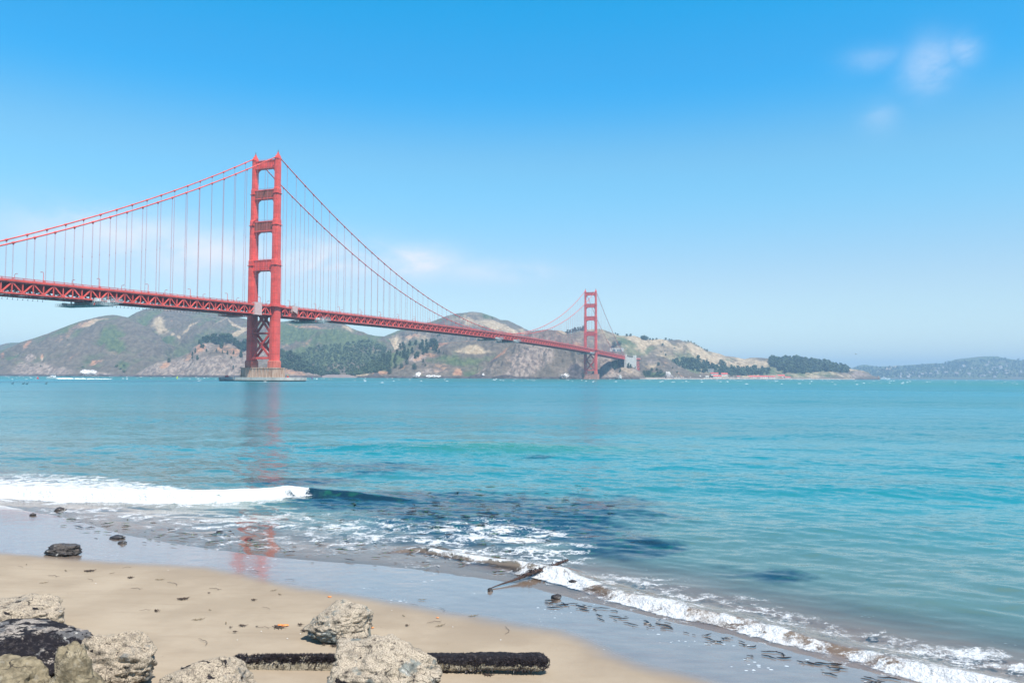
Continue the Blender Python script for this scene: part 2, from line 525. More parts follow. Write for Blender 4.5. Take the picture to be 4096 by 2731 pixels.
# ---- water
az = np.concatenate([np.linspace(-100, -36, 60)[:-1], np.linspace(-36, 36, 900), np.linspace(36, 100, 60)[1:]]) * math.pi / 180
rr = np.concatenate([np.geomspace(9, 70, 520), np.geomspace(70, 15000, 300)[1:]])
A_, R2 = np.meshgrid(az, rr)
X = R2 * np.sin(A_); Y = R2 * np.cos(A_)
d2 = sdist(X, Y, WL)
step = np.gradient(rr)[:, None] + 0 * X
Z = np.zeros_like(X)
rw = np.random.default_rng(5)
shoal = np.clip(d2 / 7.0, 0.06, 1.0)
for k in range(46):
    lam = 0.45 * (26 ** (k / 45.0))
    th = math.radians(-100 + rw.normal(0, 32))
    kx, ky = math.cos(th) * 2 * math.pi / lam, math.sin(th) * 2 * math.pi / lam
    amp = 0.0040 * lam ** 0.68
    ph = rw.uniform(0, 6.28)
    wgt = sstep(lam / step, 2.5, 5.0)
    if wgt.max() <= 0: continue
    q = np.sin(X * kx + Y * ky + ph)
    Z = Z + wgt * amp * (q + 0.25 * q * q)
Z = Z * shoal * (0.75 + 0.5 * fbm(X * 0.05, Y * 0.05, 0, 3, 3))


def polydist(pts):
    """distance across (sea +) and arclength fraction of a crest line"""
    L = np.array(pts)
    return sdist(X, Y, L), L


foam = np.zeros_like(X)
lace = np.zeros_like(X)
brown = np.zeros_like(X)
wob = fbm(X * 0.5, Y * 0.5, 0, 4, 41)
wob2 = fbm(X * 1.7, Y * 1.7, 0, 5, 43)
# breaker rolling in on the left
FA = [(-120, 52), (-45, 37.2)] + [tuple(Ws(*q)[:2]) for q in [(0, 1142), (150, 1149), (300, 1154), (450, 1156), (560, 1152), (640, 1149), (700, 1145), (790, 1148), (900, 1152), (1000, 1160)]] + [(2, 33), (6, 32)]
ua = sdist(X, Y, np.array(FA)) + 0.35 * wob + 0.12 * wob2
xa = X * 36.5 / np.maximum(Y, 1)            # position along the crest
along = 1 - sstep(xa + 1.3 * np.maximum(ua - 0.45, 0) - 1.2 * np.minimum(ua - 0.1, 0) + 1.0 * fbm(X * 2.6, Y * 2.6, 0, 5, 47) + 0.7 * wob, -10.9, -8.9)
T = 2.2 + 7.1 * (1 - sstep(xa, -19.0, -9.5))
crest_fade = 1 - sstep(xa, -8.0, -2.5)
Z = Z + crest_fade * ((0.44 - 0.20 * sstep(xa, -11, -8)) * np.where(ua > 0.35, np.exp(-((ua - 0.35) / 1.5) ** 2), np.exp(-((ua - 0.35) / 0.28) ** 2)))
fa = along * sstep(ua, -0.55, -0.25) * np.where(ua < 1.5, 0.97, np.clip(0.88 - 0.50 * (ua - 1.8) / np.maximum(T - 1.0, 0.5), 0, 1))
fa = fa * (1 - sstep(ua, T * 0.85, T * 1.2))
foam = np.maximum(foam, fa)
foam = np.maximum(foam, along * 0.60 * np.exp(-((ua + 0.7) / 0.9) ** 2))
# small shorebreak on the right
FB = [(-1.2, 23.6)] + [tuple(Ws(*q)[:2]) for q in [(1235, 1322), (1330, 1350), (1400, 1372), (1500, 1398), (1600, 1422), (1700, 1446), (1800, 1472), (1900, 1497), (2000, 1526), (2100, 1551), (2170, 1570)]] + [(9.6, 13.6), (16, 10.5), (30, 2)]
ub = sdist(X, Y, np.array(FB)) + 0.16 * wob + 0.13 * wob2
al = sstep(Y, 24.6, 22.2) if False else 1 - sstep(Y, 22.6, 24.2)
pb = 0.75 + 0.5 * fbm(X * 0.45, Y * 0.45, 0, 3, 77)
Z = Z + al * 0.19 * pb * np.where(ub > 0.28, np.exp(-((ub - 0.28) / 0.55) ** 2), np.exp(-((ub - 0.28) / 0.22) ** 2))
fb = al * sstep(ub, -0.34, -0.14) * np.where(ub < 0.26, 1.0, np.clip(1.0 - (ub - 0.26) / 0.75, 0, 1)) * np.clip(0.50 + 0.42 * fbm(X * 0.9, Y * 0.9, 0, 4, 79) + 0.36 * pb, 0.42, 0.93)
foam = np.maximum(foam, fb)
foam = np.maximum(foam, al * 0.50 * np.exp(-((ub - 1.7) / 1.0) ** 2))
lace = np.maximum(lace, al * 0.6 * np.exp(-((ub - 1.2) / 0.9) ** 2))
foam = np.maximum(foam, al * 0.46 * np.exp(-((ub + 0.5) / 0.5) ** 2))
brown = np.maximum(brown, al * np.exp(-((ub - 0.7) / 1.0) ** 2) * np.clip(0.35 + 0.8 * fbm(X * 1.4, Y * 1.4, 0, 5, 83), 0.1, 0.7))
# middle part of the shorebreak (small, broken)
FC = [tuple(Ws(*q)[:2]) for q in [(760, 1282), (860, 1274), (960, 1268), (1040, 1284), (1120, 1300), (1200, 1312), (1290, 1330)]]
uc = sdist(X, Y, np.array(FC)) + 0.25 * wob + 0.1 * wob2
xc = X * 25.0 / np.maximum(Y, 1)
ac = sstep(xc, -4.5, -2.6) * (1 - sstep(xc, 1.6, 2.4))
Z = Z + ac * 0.13 * np.where(uc > 0.2, np.exp(-((uc - 0.2) / 0.5) ** 2), np.exp(-((uc - 0.2) / 0.15) ** 2))
foam = np.maximum(foam, ac * np.clip(0.80 + 0.35 * wob2, 0.5, 0.93) * np.where(uc > 0.2, np.exp(-((uc - 0.2) / 0.55) ** 2), np.exp(-((uc - 0.2) / 0.2) ** 2)))


def blob(sx, sy, wx, wy, rot=0.0):
    c = Ws(sx, sy); r = c.y
    ax = wx * r / 1780.0; ay = wy * r * r / (H * 1780.0)
    dx, dy = X - c.x, Y - c.y
    u = (dx * math.cos(rot) + dy * math.sin(rot)) / ax; v = (-dx * math.sin(rot) + dy * math.cos(rot)) / ay
    return np.exp(-(u * u + v * v) ** 1.3)


lace = np.maximum(lace, 0.95 * blob(1120, 1232, 215, 46, -0.12))
lace = np.maximum(lace, 0.80 * blob(1260, 1265, 110, 36))
foam = np.maximum(foam, 0.56 * blob(560, 1200, 340, 46))
foam = np.maximum(foam, 0.60 * blob(800, 1220, 220, 46))
foam = np.maximum(foam, 0.50 * blob(620, 1250, 420, 30, -0.1))
foam = np.maximum(foam, 0.45 * blob(1000, 1290, 200, 22, -0.15))
foam = np.maximum(foam, 0.55 * blob(330, 1185, 260, 24))
lace = np.maximum(lace, 0.5 * blob(820, 1225, 240, 50))
foam = np.maximum(foam, 0.58 * blob(200, 1172, 190, 14))
for (a_, b_, c_, d_, e_) in [(1960, 1455, 120, 16, .55), (2240, 1500, 120, 22, .66), (2320, 1530, 70, 16, .72), (2080, 1490, 90, 14, .6), (1700, 1380, 120, 12, .45), (1480, 1330, 90, 10, .48), (2260, 1555, 120, 14, .6)]:
    foam = np.maximum(foam, e_ * blob(a_, b_, c_, d_)); lace = np.maximum(lace, 0.9 * e_ * blob(a_, b_, c_, d_))
Z = Z + 0.055 * np.clip(foam * 1.6 - 0.75, 0, 1) * np.clip(1 - R2 / 60, 0, 1) * fbm(X * 4.5, Y * 3.2, 0, 4, 51) + 0.09 * np.clip(foam * 2 - 1, 0, 1) * (ua > -1) * along * np.clip(1 - R2 / 55, 0, 1) * fbm(X * 1.9, Y * 2.6, 0, 4, 53)
# unbroken swells further out
for (sx, sy, hh, wx, sg) in [(1170, 1034, 0.42, 12.0, 3.2), (1000, 1032, 0.25, 8.0, 2.6), (2050, 1000, 0.25, 22.0, 4.5), (1900, 1120, 0.15, 12.0, 2.2), (600, 960, 0.28, 30.0, 7.0), (1800, 920, 0.35, 60.0, 14.0)]:
    c = Ws(sx, sy)
    Z = Z + hh * np.exp(-((X - c.x) / wx) ** 2 - ((Y - c.y + 0.03 * (X - c.x)) / sg) ** 2)
kelp = np.zeros_like(X)
for (a_, b_, c_, d_, e_) in [(900, 1150, 270, 26, .95), (1080, 1175, 250, 40, 1.), (1250, 1210, 240, 48, .9), (1430, 1255, 170, 34, .82), (1380, 1170, 220, 50, .62), (1770, 1322, 120, 22, .66), (1690, 1302, 60, 10, .5), (1230, 1052, 60, 5, .6), (700, 1105, 160, 14, .7), (860, 1075, 260, 22, .55), (1000, 1240, 160, 40, .7), (400, 1068, 160, 10, .35)]:
    kelp = np.maximum(kelp, e_ * blob(a_, b_, c_, d_))
kelp = np.maximum(kelp, 0.74 * blob(1150, 1185, 430, 74, -0.06))
shoal = blob(1190, 1036, 270, 11)
keepf = (d2[:-1, :-1] > -2.5) | (d2[1:, 1:] > -2.5)
swash_lift = 0.0
water_me = np_mesh("water", np.stack([X, Y, Z], -1).reshape(-1, 3), grid_faces(*X.shape, keepf), True,
                   {'foam': foam, 'lace': lace, 'kelp': kelp, 'depth': np.clip(d2 * 0.05 + np.clip(Z, 0, 1), -1, 3), 'shore': d2, 'silt': brown, 'shoal': shoal})
m, t = new_mat("bay_water")
geo = t.n('ShaderNodeNewGeometry'); pos = geo.outputs['Position']
shore = t.attr('shore')
nk = t.noise(t.mapv(pos, (0.55, 0.35, 1)), 1.0, 7, 0.65, 0.6)
nbig = t.noise(t.mapv(pos, (0.003, 0.016, 1), (0, 0, 0.03)), 1.0, 5, 0.55, 0.3)
nmid = t.noise(t.mapv(pos, (0.05, 0.16, 1)), 1.0, 5, 0.55)
nfar = t.noise(t.mapv(pos, (0.0009, 0.0075, 1), (0, 0, -0.02)), 1.0, 4, 0.6, 0.2)
band = t.math('ADD', t.math('MULTIPLY', nbig, 0.5), t.math('MULTIPLY', nfar, 0.5))
silt_c = C4(0.175, 0.140, 0.110); sand_c = C4(0.085, 0.150, 0.135); mid_c = C4(0.016, 0.190, 0.215); deep_c = C4(0.001, 0.172, 0.228)
c = t.mix(t.ss(t.math('ADD', shore, t.math('MULTIPLY', t.math('SUBTRACT', nmid, 0.5), 5.0)), 0.3, 6.0), silt_c, sand_c)
c = t.mix(t.ss(t.math('ADD', shore, t.math('MULTIPLY', t.math('SUBTRACT', nmid, 0.5), 12.0)), 4.0, 26.0), c, mid_c)
c = t.mix(t.ss(shore, 20.0, 130.0), c, deep_c)
c = t.mix(t.math('MULTIPLY', t.ss(band, 0.42, 0.60), 0.75), c, C4(0.002, 0.125, 0.138))
c = t.mix(t.ss(shore, 350.0, 900.0, 0, 0.75), c, C4(0.006, 0.150, 0.130))
c = t.mix(t.math('MULTIPLY', t.attr('silt'), 0.8), c, C4(0.20, 0.15, 0.09))
c = t.mix(t.math('MULTIPLY', t.attr('shoal'), 0.6), c, C4(0.060, 0.200, 0.125))
kf = t.ss(t.math('ADD', t.attr('kelp'), t.math('MULTIPLY', t.math('SUBTRACT', nk, 0.5), 1.1)), 0.26, 0.68)
kc = t.mix(t.ss(t.noise(pos, 1.7, 3), 0.50, 0.68), C4(0.004, 0.026, 0.050), C4(0.008, 0.070, 0.058))
c = t.mix(t.math('MULTIPLY', kf, 0.97), c, kc)
# waves too small for the mesh: slopes taken from noise (independent of distance)
def ncol(vec, scale, detail=3.0):
    return t.n('ShaderNodeTexNoise', {}, Vector=vec, Scale=scale, Detail=detail, Roughness=0.6).outputs[1]
def vscale(v, k):
    nd = t.n('ShaderNodeVectorMath', {'operation': 'SCALE'}, i0=v); t.set(nd, 'Scale', k); return nd.outputs[0]
def vadd(a, b_):
    return t.n('ShaderNodeVectorMath', {'operation': 'ADD'}, i0=a, i1=b_).outputs[0]
cal = t.ss(band, 0.40, 0.60, 0.45, 1.2)
slo = vadd(vadd(vscale(ncol(t.mapv(pos, (0.8, 1.6, 1), (0, 0, -0.15)), 1.0), 0.50), vscale(ncol(t.mapv(pos, (3.2, 6.0, 1), (0, 0, 0.25)), 1.0), 0.46)), vscale(ncol(t.mapv(pos, (0.10, 0.24, 1), (0, 0, -0.1)), 1.0), 0.30))
slo = vadd(slo, t.n('ShaderNodeCombineXYZ', {}, i0=-0.63, i1=-0.63, i2=-0.63).outputs[0])
near_k = t.ss(shore, 0.5, 9.0, 0.14, 1.0)
far_k = t.ss(shore, 60.0, 500.0, 1.0, 0.6)
slo = t.n('ShaderNodeVectorMath', {'operation': 'MULTIPLY'}, i0=vscale(vscale(slo, cal), t.math('MULTIPLY', near_k, far_k)), i1=(0.8, 1.0, 0.0)).outputs[0]
wn = t.n('ShaderNodeVectorMath', {'operation': 'NORMALIZE'}, i0=vadd(geo.outputs['Normal'], slo))
class _bp: outputs = [wn.outputs[0]]
bp = _bp
wb = t.n('ShaderNodeBsdfPrincipled', {}, Base_Color=c, Roughness=t.lin(t.math('LOGARITHM', t.math('MAXIMUM', shore, 1.0), 10.0), 1.0, 2.8, 0.09, 0.30), IOR=1.33, Specular_IOR_Level=t.math('SUBTRACT', t.ss(shore, 20.0, 200.0, 0.5, 0.24), t.math('MULTIPLY', kf, 0.16)), Normal=bp.outputs[0])
# clear film over the sand at the very edge
clear = t.n('ShaderNodeBsdfTransparent')
gl = t.n('ShaderNodeBsdfGlossy', {}, Roughness=0.06, Color=C4(1, 1, 1))
fr = t.n('ShaderNodeFresnel', {}, IOR=1.33)
film = t.n('ShaderNodeMixShader', {}, i0=fr.outputs[0], i1=clear.outputs[0], i2=gl.outputs[0])
alpha = t.ss(t.math('ADD', t.attr('depth'), t.math('MULTIPLY', t.math('SUBTRACT', nmid, 0.5), 0.06)), 0.02, 0.38)
body = t.n('ShaderNodeMixShader', {}, i0=alpha, i1=film.outputs[0], i2=wb.outputs[0])
# foam
fw = t.n('ShaderNodeVectorMath', {'operation': 'ADD'}, i0=pos, i1=t.n('ShaderNodeVectorMath', {'operation': 'SCALE'}, i0=t.n('ShaderNodeTexNoise', {}, Vector=pos, Scale=1.1, Detail=7.0, Roughness=0.65).outputs[1], Scale=2.2).outputs[0]).outputs[0]
vor = t.n('ShaderNodeTexVoronoi', {'feature': 'DISTANCE_TO_EDGE'}, Vector=t.mapv(fw, (0.85, 1.0, 1)), Scale=1.0).outputs['Distance']
vor2 = t.n('ShaderNodeTexVoronoi', {'feature': 'DISTANCE_TO_EDGE'}, Vector=t.mapv(fw, (3.1, 1.9, 1)), Scale=1.0).outputs['Distance']
nfo = t.lin(t.noise(t.mapv(fw, (1.5, 1.9, 1)), 1.0, 10, 0.72), 0.28, 0.72, 0.0, 1.0)
fm = t.ss(t.math('SUBTRACT', nfo, t.math('SUBTRACT', 1.12, t.math('MULTIPLY', t.attr('foam'), 1.12))), -0.05, 0.27)
ledge = t.math('ADD', t.math('MULTIPLY', t.attr('lace'), 0.17), t.math('MULTIPLY', t.math('SUBTRACT', nfo, 0.5), 0.16))
ledge = t.math('MULTIPLY', ledge, t.ss(t.noise(t.mapv(pos, (0.5, 0.9, 1)), 1.0, 5, 0.6), 0.34, 0.62, 0.15, 1.25))
lm = t.ss(t.math('SUBTRACT', ledge, vor), 0.0, 0.10)
lm2 = t.math('MULTIPLY', t.ss(t.math('SUBTRACT', t.math('SUBTRACT', ledge, 0.03), vor2), 0.02, 0.08), 0.8)
ff = t.math('MAXIMUM', fm, t.math('MULTIPLY', t.math('MAXIMUM', lm, lm2), t.ss(t.attr('lace'), 0.1, 0.5)))
fbp = t.n('ShaderNodeBump', {}, Strength=1.0, Distance=0.25, Height=t.noise(pos, 5.0, 6, 0.65))
fsh = t.n('ShaderNodeBsdfPrincipled', {}, Base_Color=t.mix(t.math('MULTIPLY', t.attr('silt'), t.ss(nfo, 0.3, 0.7, 0.9, 0.15)), C4(0.74, 0.76, 0.77), C4(0.34, 0.26, 0.19)), Roughness=0.8, Specular_IOR_Level=0.2, Normal=fbp.outputs[0])
out = t.n('ShaderNodeMixShader', {}, i0=ff, i1=body.outputs[0], i2=fsh.outputs[0])
finish(t, out.outputs[0])
tag(link("water", water_me, m), kind='structure')

# ------------------------------------------------------------------ headlands


def interp_line(pts, xs):
    p = np.array(pts, float)
    return np.interp(xs, p[:, 0], p[:, 1])


HILLS = {}


def hill(name, crest, Yc, foot, prof, amp, base, blobs, back=900.0, step=3.0, rows=110, seed=1, zfoot=-4.0, crest_rough=1.5, gully=(0.012, 0.004)):
    """a real landform: crest line seen at photo (px, py) and standing Yc(px) metres ahead, foot at foot(px) metres ahead"""
    x0, x1 = crest[0][0], crest[-1][0]
    px = np.arange(x0, x1 + step, step)
    cy = interp_line(crest, px); yc = interp_line(Yc, px); yf = interp_line(foot, px)
    dx = (C_F[None] if False else None)
    Fv, Rv, Uv = (np.array(list(v)) for v in (C_F, C_R, C_U))
    D = Fv + Rv * ((px - CX) / F_PX)[:, None] - Uv * ((cy - CY) / F_PX)[:, None]
    cpt = np.array([0, 0, H]) + D * (yc / D[:, 1])[:, None]
    slopeX = D[:, 0] / D[:, 1]
    tf = np.linspace(0, 1, rows)
    tb = np.linspace(0, 1, 14)[1:]
    Yf = yf[None] + (yc - yf)[None] * tf[:, None]
    zf = zfoot + (cpt[:, 2][None] - zfoot) * (tf[:, None] ** prof)
    Yb = yc[None] + back * tb[:, None]
    zb = cpt[:, 2][None] * (1 - tb[:, None] ** 1.7) - 6 * tb[:, None]
    Yg = np.concatenate([Yf, Yb]); Zg = np.concatenate([zf, zb])
    tt = np.concatenate([np.repeat(tf[:, None], len(px), 1), 1 + np.repeat(tb[:, None], len(px), 1)])
    Xg = slopeX[None] * Yg
    env = np.sin(np.pi * np.clip(tt, 0, 1)) ** 0.6 + 0.02
    n1 = fbm(Xg * gully[0], Yg * gully[1], 0, 5, seed, ridged=True)
    n2 = fbm(Xg * 0.03 + Yg * 0.008, Yg * 0.012, 0, 5, seed + 3)
    rough = fbm(Xg * 0.09 + Zg * 0.03, Yg * 0.05, Zg * 0.07, 4, seed + 8)
    Zg = Zg + env * (amp * n1 + amp * 0.45 * n2) * np.clip(cpt[:, 2] / 120, 0.2, 1)[None]
    Zg = Zg + crest_rough * rough * np.clip(tt * 6, 0, 1) * (0.35 + env)
    # keep the ground from poking over the crest line when seen from the beach
    lim = H + (cpt[:, 2] - H)[None] / yc[None] * Yg
    Zg = np.where(tt < 0.985, np.minimum(Zg, lim - 0.5), Zg)
    V = np.stack([Xg, Yg, Zg], -1)
    qx, qy = proj(V)
    at = {k: np.full(Xg.shape, v, float) for k, v in dict(dict(green=0.0, dry=0.0, rock=0.0, ochre=0.0, dark=0.0, white=0.0), **base).items()}
    # greener in the hollows, drier on the backs
    at['green'] = at['green'] + 0.07 - 0.30 * n1 - 0.1 * n2
    at['dry'] = at['dry'] + 0.18 * n1
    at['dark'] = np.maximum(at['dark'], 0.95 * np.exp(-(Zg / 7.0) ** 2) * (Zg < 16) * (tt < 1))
    wx = qx + 14 * fbm(qx * 0.03, qy * 0.03, 0, 3, seed + 30); wy = qy + 9 * fbm(qx * 0.03, qy * 0.03, 4.0, 3, seed + 31)
    for (kind, bx, by, sx, sy, rot, k) in blobs:
        r = math.radians(rot)
        u = ((wx - bx) * math.cos(r) + (wy - by) * math.sin(r)) / sx; v = (-(wx - bx) * math.sin(r) + (wy - by) * math.cos(r)) / sy
        g = k * np.exp(-(u * u + v * v) ** 1.5)
        at[kind] = at[kind] + g
        if kind in ('ochre', 'dry', 'white', 'rock') and k > 0:
            at['green'] = at['green'] - 0.5 * g
    me = np_mesh(name, V.reshape(-1, 3), grid_faces(*Xg.shape), True, at)
    o = link(name, me, HILL)
    tag(o, kind='structure')
    HILLS.setdefault(name + str(seed), None)
    return dict(px=px, qy=qy[:rows], V=V[:rows], o=o)


def ground(h, px, py):
    """visible ground point of a hill at photo (px, py): first row from the foot whose image height reaches py"""
    c = int(np.clip(round((px - h['px'][0]) / (h['px'][1] - h['px'][0])), 0, len(h['px']) - 1))
    colq = h['qy'][:, c]
    idx = np.nonzero(colq <= py)[0]
    r = idx[0] if len(idx) else len(colq) - 1
    return Vector(h['V'][r, c])


hA0 = hill("distant_headland", [(-400, 1440), (-150, 1402), (0, 1380), (24, 1373), (44, 1370.5), (80, 1370), (140, 1385), (260, 1450), (330, 1512)], [(-400, 4300), (300, 4300)], [(-400, 3600), (300, 3600)], 0.9, 25, dict(green=0.35, dry=0.2), [], seed=91, rows=40)
hA = hill("headland", [(-420, 1470), (-150, 1432), (0, 1404), (64, 1379), (80, 1369), (133, 1353), (188, 1335), (250, 1310.6), (316, 1286), (387, 1268.6), (420, 1262), (453, 1258.7), (475, 1262), (508, 1269), (540, 1283), (600, 1318), (680, 1370), (760, 1430), (840, 1500), (850, 1512)],
          [(-420, 2900), (453, 3050), (850, 2850)], [(-420, 2450), (300, 2380), (600, 2450), (850, 2600)], 0.86, 30,
          dict(green=0.36, rock=0.10, ochre=0.05), [
              ('ochre', 340, 1292, 50, 14, -22, .5), ('dry', 355, 1290, 36, 10, -25, .8), ('dry', 420, 1272, 40, 6, -8, .45), ('ochre', 105, 1378, 22, 9, -55, .75),
              ('ochre', 170, 1428, 5, 13, 12, .8), ('dry', 170, 1436, 5, 12, 12, .6), ('ochre', 290, 1428, 40, 12, -35, .42), ('ochre', 378, 1450, 30, 9, -30, .72),
              ('ochre', 10, 1420, 16, 14, 40, .6), ('dry', 268, 1385, 26, 7, -40, .45), ('ochre', 260, 1340, 60, 20, -30, .38), ('ochre', 90, 1405, 60, 10, -20, .3),
              ('green', 440, 1330, 45, 40, 30, .50), ('green', 460, 1380, 60, 26, 30, .45), ('green', 250, 1325, 90, 10, -25, .3), ('dry', 445, 1412, 36, 12, 15, .4), ('green', -40, 1420, 60, 14, -20, .3),
              ('rock', 120, 1480, 160, 30, -8, .50), ('rock', 240, 1488, 70, 18, 0, .5), ('rock', 120, 1430, 25, 14, -30, .6), ('dry', 135, 1432, 14, 8, -30, .4), ('green', 490, 1460, 26, 18, 40, .35),
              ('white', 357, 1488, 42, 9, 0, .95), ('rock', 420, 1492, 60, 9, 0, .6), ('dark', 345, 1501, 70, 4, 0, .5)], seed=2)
hB = hill("high_ridge", [(430, 1330), (470, 1292), (500, 1271), (513, 1268), (532, 1257), (549, 1249), (593, 1234), (649, 1231), (720, 1233), (800, 1240), (880, 1249), (915, 1253), (942, 1266), (985, 1276), (1060, 1285), (1124, 1288), (1180, 1279), (1260, 1275), (1320, 1280), (1352, 1291), (1371, 1297), (1396, 1307), (1428, 1322), (1477, 1338), (1503, 1343), (1537, 1345), (1560, 1360), (1580, 1400), (1600, 1500)],
          [(430, 3300), (900, 3400), (1600, 3300)], [(430, 2500), (1000, 2600), (1600, 2450)], 1.05, 42,
          dict(green=0.46, dry=0.10), [
              ('dry', 640, 1300, 38, 26, 50, .60), ('ochre', 640, 1290, 44, 26, 40, .2), ('dry', 760, 1312, 50, 5, -38, .75), ('dry', 715, 1350, 7, 12, -50, .8), ('dry', 690, 1340, 10, 7, 0, .6), ('ochre', 687, 1282, 10, 4, 40, .6),
              ('green', 665, 1360, 40, 16, -20, .5), ('green', 560, 1330, 60, 30, 20, .3), ('dry', 600, 1350, 36, 10, 35, .4), ('dry', 580, 1402, 40, 12, 20, .35), ('dry', 950, 1300, 60, 6, 30, .5), ('dry', 960, 1330, 40, 7, -35, .7), ('dry', 880, 1285, 50, 5, -35, .35),
              ('ochre', 680, 1241, 50, 5, 5, .5), ('green', 1150, 1300, 60, 30, 0, .2), ('ochre', 1200, 1304, 80, 7, 6, .55), ('ochre', 1300, 1312, 60, 5, 8, .45), ('dry', 1395, 1310, 30, 8, 28, .5), ('ochre', 1450, 1336, 30, 4, 8, .5),
              ('green', 1250, 1340, 140, 34, 0, .35), ('ochre', 1225, 1368, 46, 10, -45, .45), ('ochre', 1150, 1385, 40, 16, 20, .4), ('green', 1440, 1360, 80, 20, 10, .5), ('green', 1290, 1420, 160, 30, 0, .5)], seed=5, rows=130)
hC = hill("inland_summit", [(1470, 1500), (1500, 1400), (1537, 1345), (1566, 1333), (1594, 1321), (1650, 1306), (1690, 1296), (1727, 1286), (1753, 1276), (1787, 1263.6), (1825, 1254), (1866, 1250), (1904, 1248), (1927, 1252), (1957, 1261.5), (1983, 1270), (2002, 1279.5), (2029, 1280.6), (2053, 1291), (2082, 1307), (2100, 1316), (2130, 1328), (2200, 1345), (2300, 1400), (2360, 1500)],
          [(1470, 3500), (1900, 3600), (2360, 3600)], [(1470, 2650), (2360, 2700)], 0.95, 34,
          dict(green=0.34, dry=0.22), [
              ('dry', 2010, 1305, 60, 12, 28, .75), ('dry', 1960, 1300, 40, 12, 30, .5), ('green', 1945, 1265, 30, 10, 25, .5), ('green', 1800, 1280, 40, 16, -20, .25), ('dry', 1860, 1285, 70, 16, 10, .35),
              ('ochre', 1650, 1343, 50, 8, 0, .7), ('dry', 1640, 1343, 12, 6, 0, .5), ('green', 1640, 1375, 90, 18, 0, .35), ('dry', 1560, 1385, 60, 22, -22, .8), ('dry', 2100, 1335, 30, 12, 30, .4)], seed=9, rows=110)
hI = hill("cliff_spur", [(520, 1514), (538, 1500), (585, 1470), (628, 1449), (681, 1440), (725, 1425), (755, 1412), (776, 1388), (802, 1374), (861, 1370), (915, 1372), (946, 1380), (978, 1392), (1050, 1400), (1120, 1404), (1173, 1418), (1205, 1440), (1248, 1466), (1290, 1492), (1330, 1514)],
          [(520, 2300), (860, 2420), (1330, 2400)], [(520, 2250), (860, 2160), (1330, 2250)], 0.80, 14,
          dict(green=0.05, rock=0.55, ochre=0.10), [
              ('ochre', 800, 1390, 24, 16, -50, .7), ('ochre', 660, 1460, 26, 10, -25, .75), ('dry', 655, 1462, 16, 8, -20, .6), ('ochre', 760, 1425, 34, 14, -40, .5), ('ochre', 890, 1395, 50, 24, 0, .45), ('ochre', 940, 1412, 24, 16, 0, .5),
              ('green', 640, 1448, 60, 6, -20, .6), ('green', 860, 1380, 70, 10, 0, .45), ('rock', 800, 1480, 160, 30, 0, .3), ('ochre', 850, 1460, 90, 26, 0, .2), ('green', 1180, 1440, 90, 40, 0, .9), ('ochre', 1170, 1490, 70, 16, 10, .55), ('dark', 960, 1480, 40, 14, 0, .25), ('green', 1300, 1500, 60, 6, 0, .7)], seed=12, gully=(0.03, 0.012), rows=120, crest_rough=3.0)
hJ = hill("middle_spur", [(1390, 1512), (1410, 1500), (1439, 1484), (1481, 1448), (1524, 1425), (1566, 1404), (1600, 1392), (1664, 1380), (1720, 1376), (1749, 1372), (1791, 1370), (1834, 1366), (1898, 1360), (1961, 1356), (2025, 1352), (2090, 1352), (2130, 1370), (2200, 1440), (2230, 1512)],
          [(1390, 2350), (1700, 2550), (2230, 2600)], [(1390, 2220), (1700, 2170), (2230, 2300)], 0.82, 18,
          dict(green=0.30, rock=0.10, ochre=0.05), [
              ('dry', 1900, 1402, 56, 22, 8, .85), ('dry', 1850, 1408, 30, 12, 0, .4), ('ochre', 1775, 1370, 40, 14, -25, .7), ('ochre', 1740, 1395, 30, 10, 10, .6), ('rock', 1670, 1435, 40, 14, -8, .9), ('ochre', 1670, 1436, 34, 10, -8, .5), ('ochre', 1720, 1420, 46, 9, 0, .55),
              ('ochre', 1760, 1470, 60, 28, 0, .42), ('rock', 1730, 1485, 80, 22, 0, .5), ('ochre', 1833, 1488, 20, 18, 0, .95), ('dry', 1833, 1490, 10, 10, 0, .4), ('green', 1840, 1440, 80, 22, 0, .42), ('white', 1668, 1499, 14, 10, -20, .95), ('white', 1735, 1504, 34, 6, 0, .8),
              ('dry', 1460, 1496, 36, 10, -15, .9), ('ochre', 1520, 1492, 46, 12, 0, .75), ('dark', 1510, 1500, 16, 10, 0, .6), ('green', 1560, 1450, 90, 30, -25, .6), ('ochre', 1860, 1366, 60, 3, -4, .5), ('green', 1960, 1420, 36, 26, 0, .3), ('ochre', 1620, 1470, 30, 8, -25, .4)], seed=15, rows=120, crest_rough=2.0)
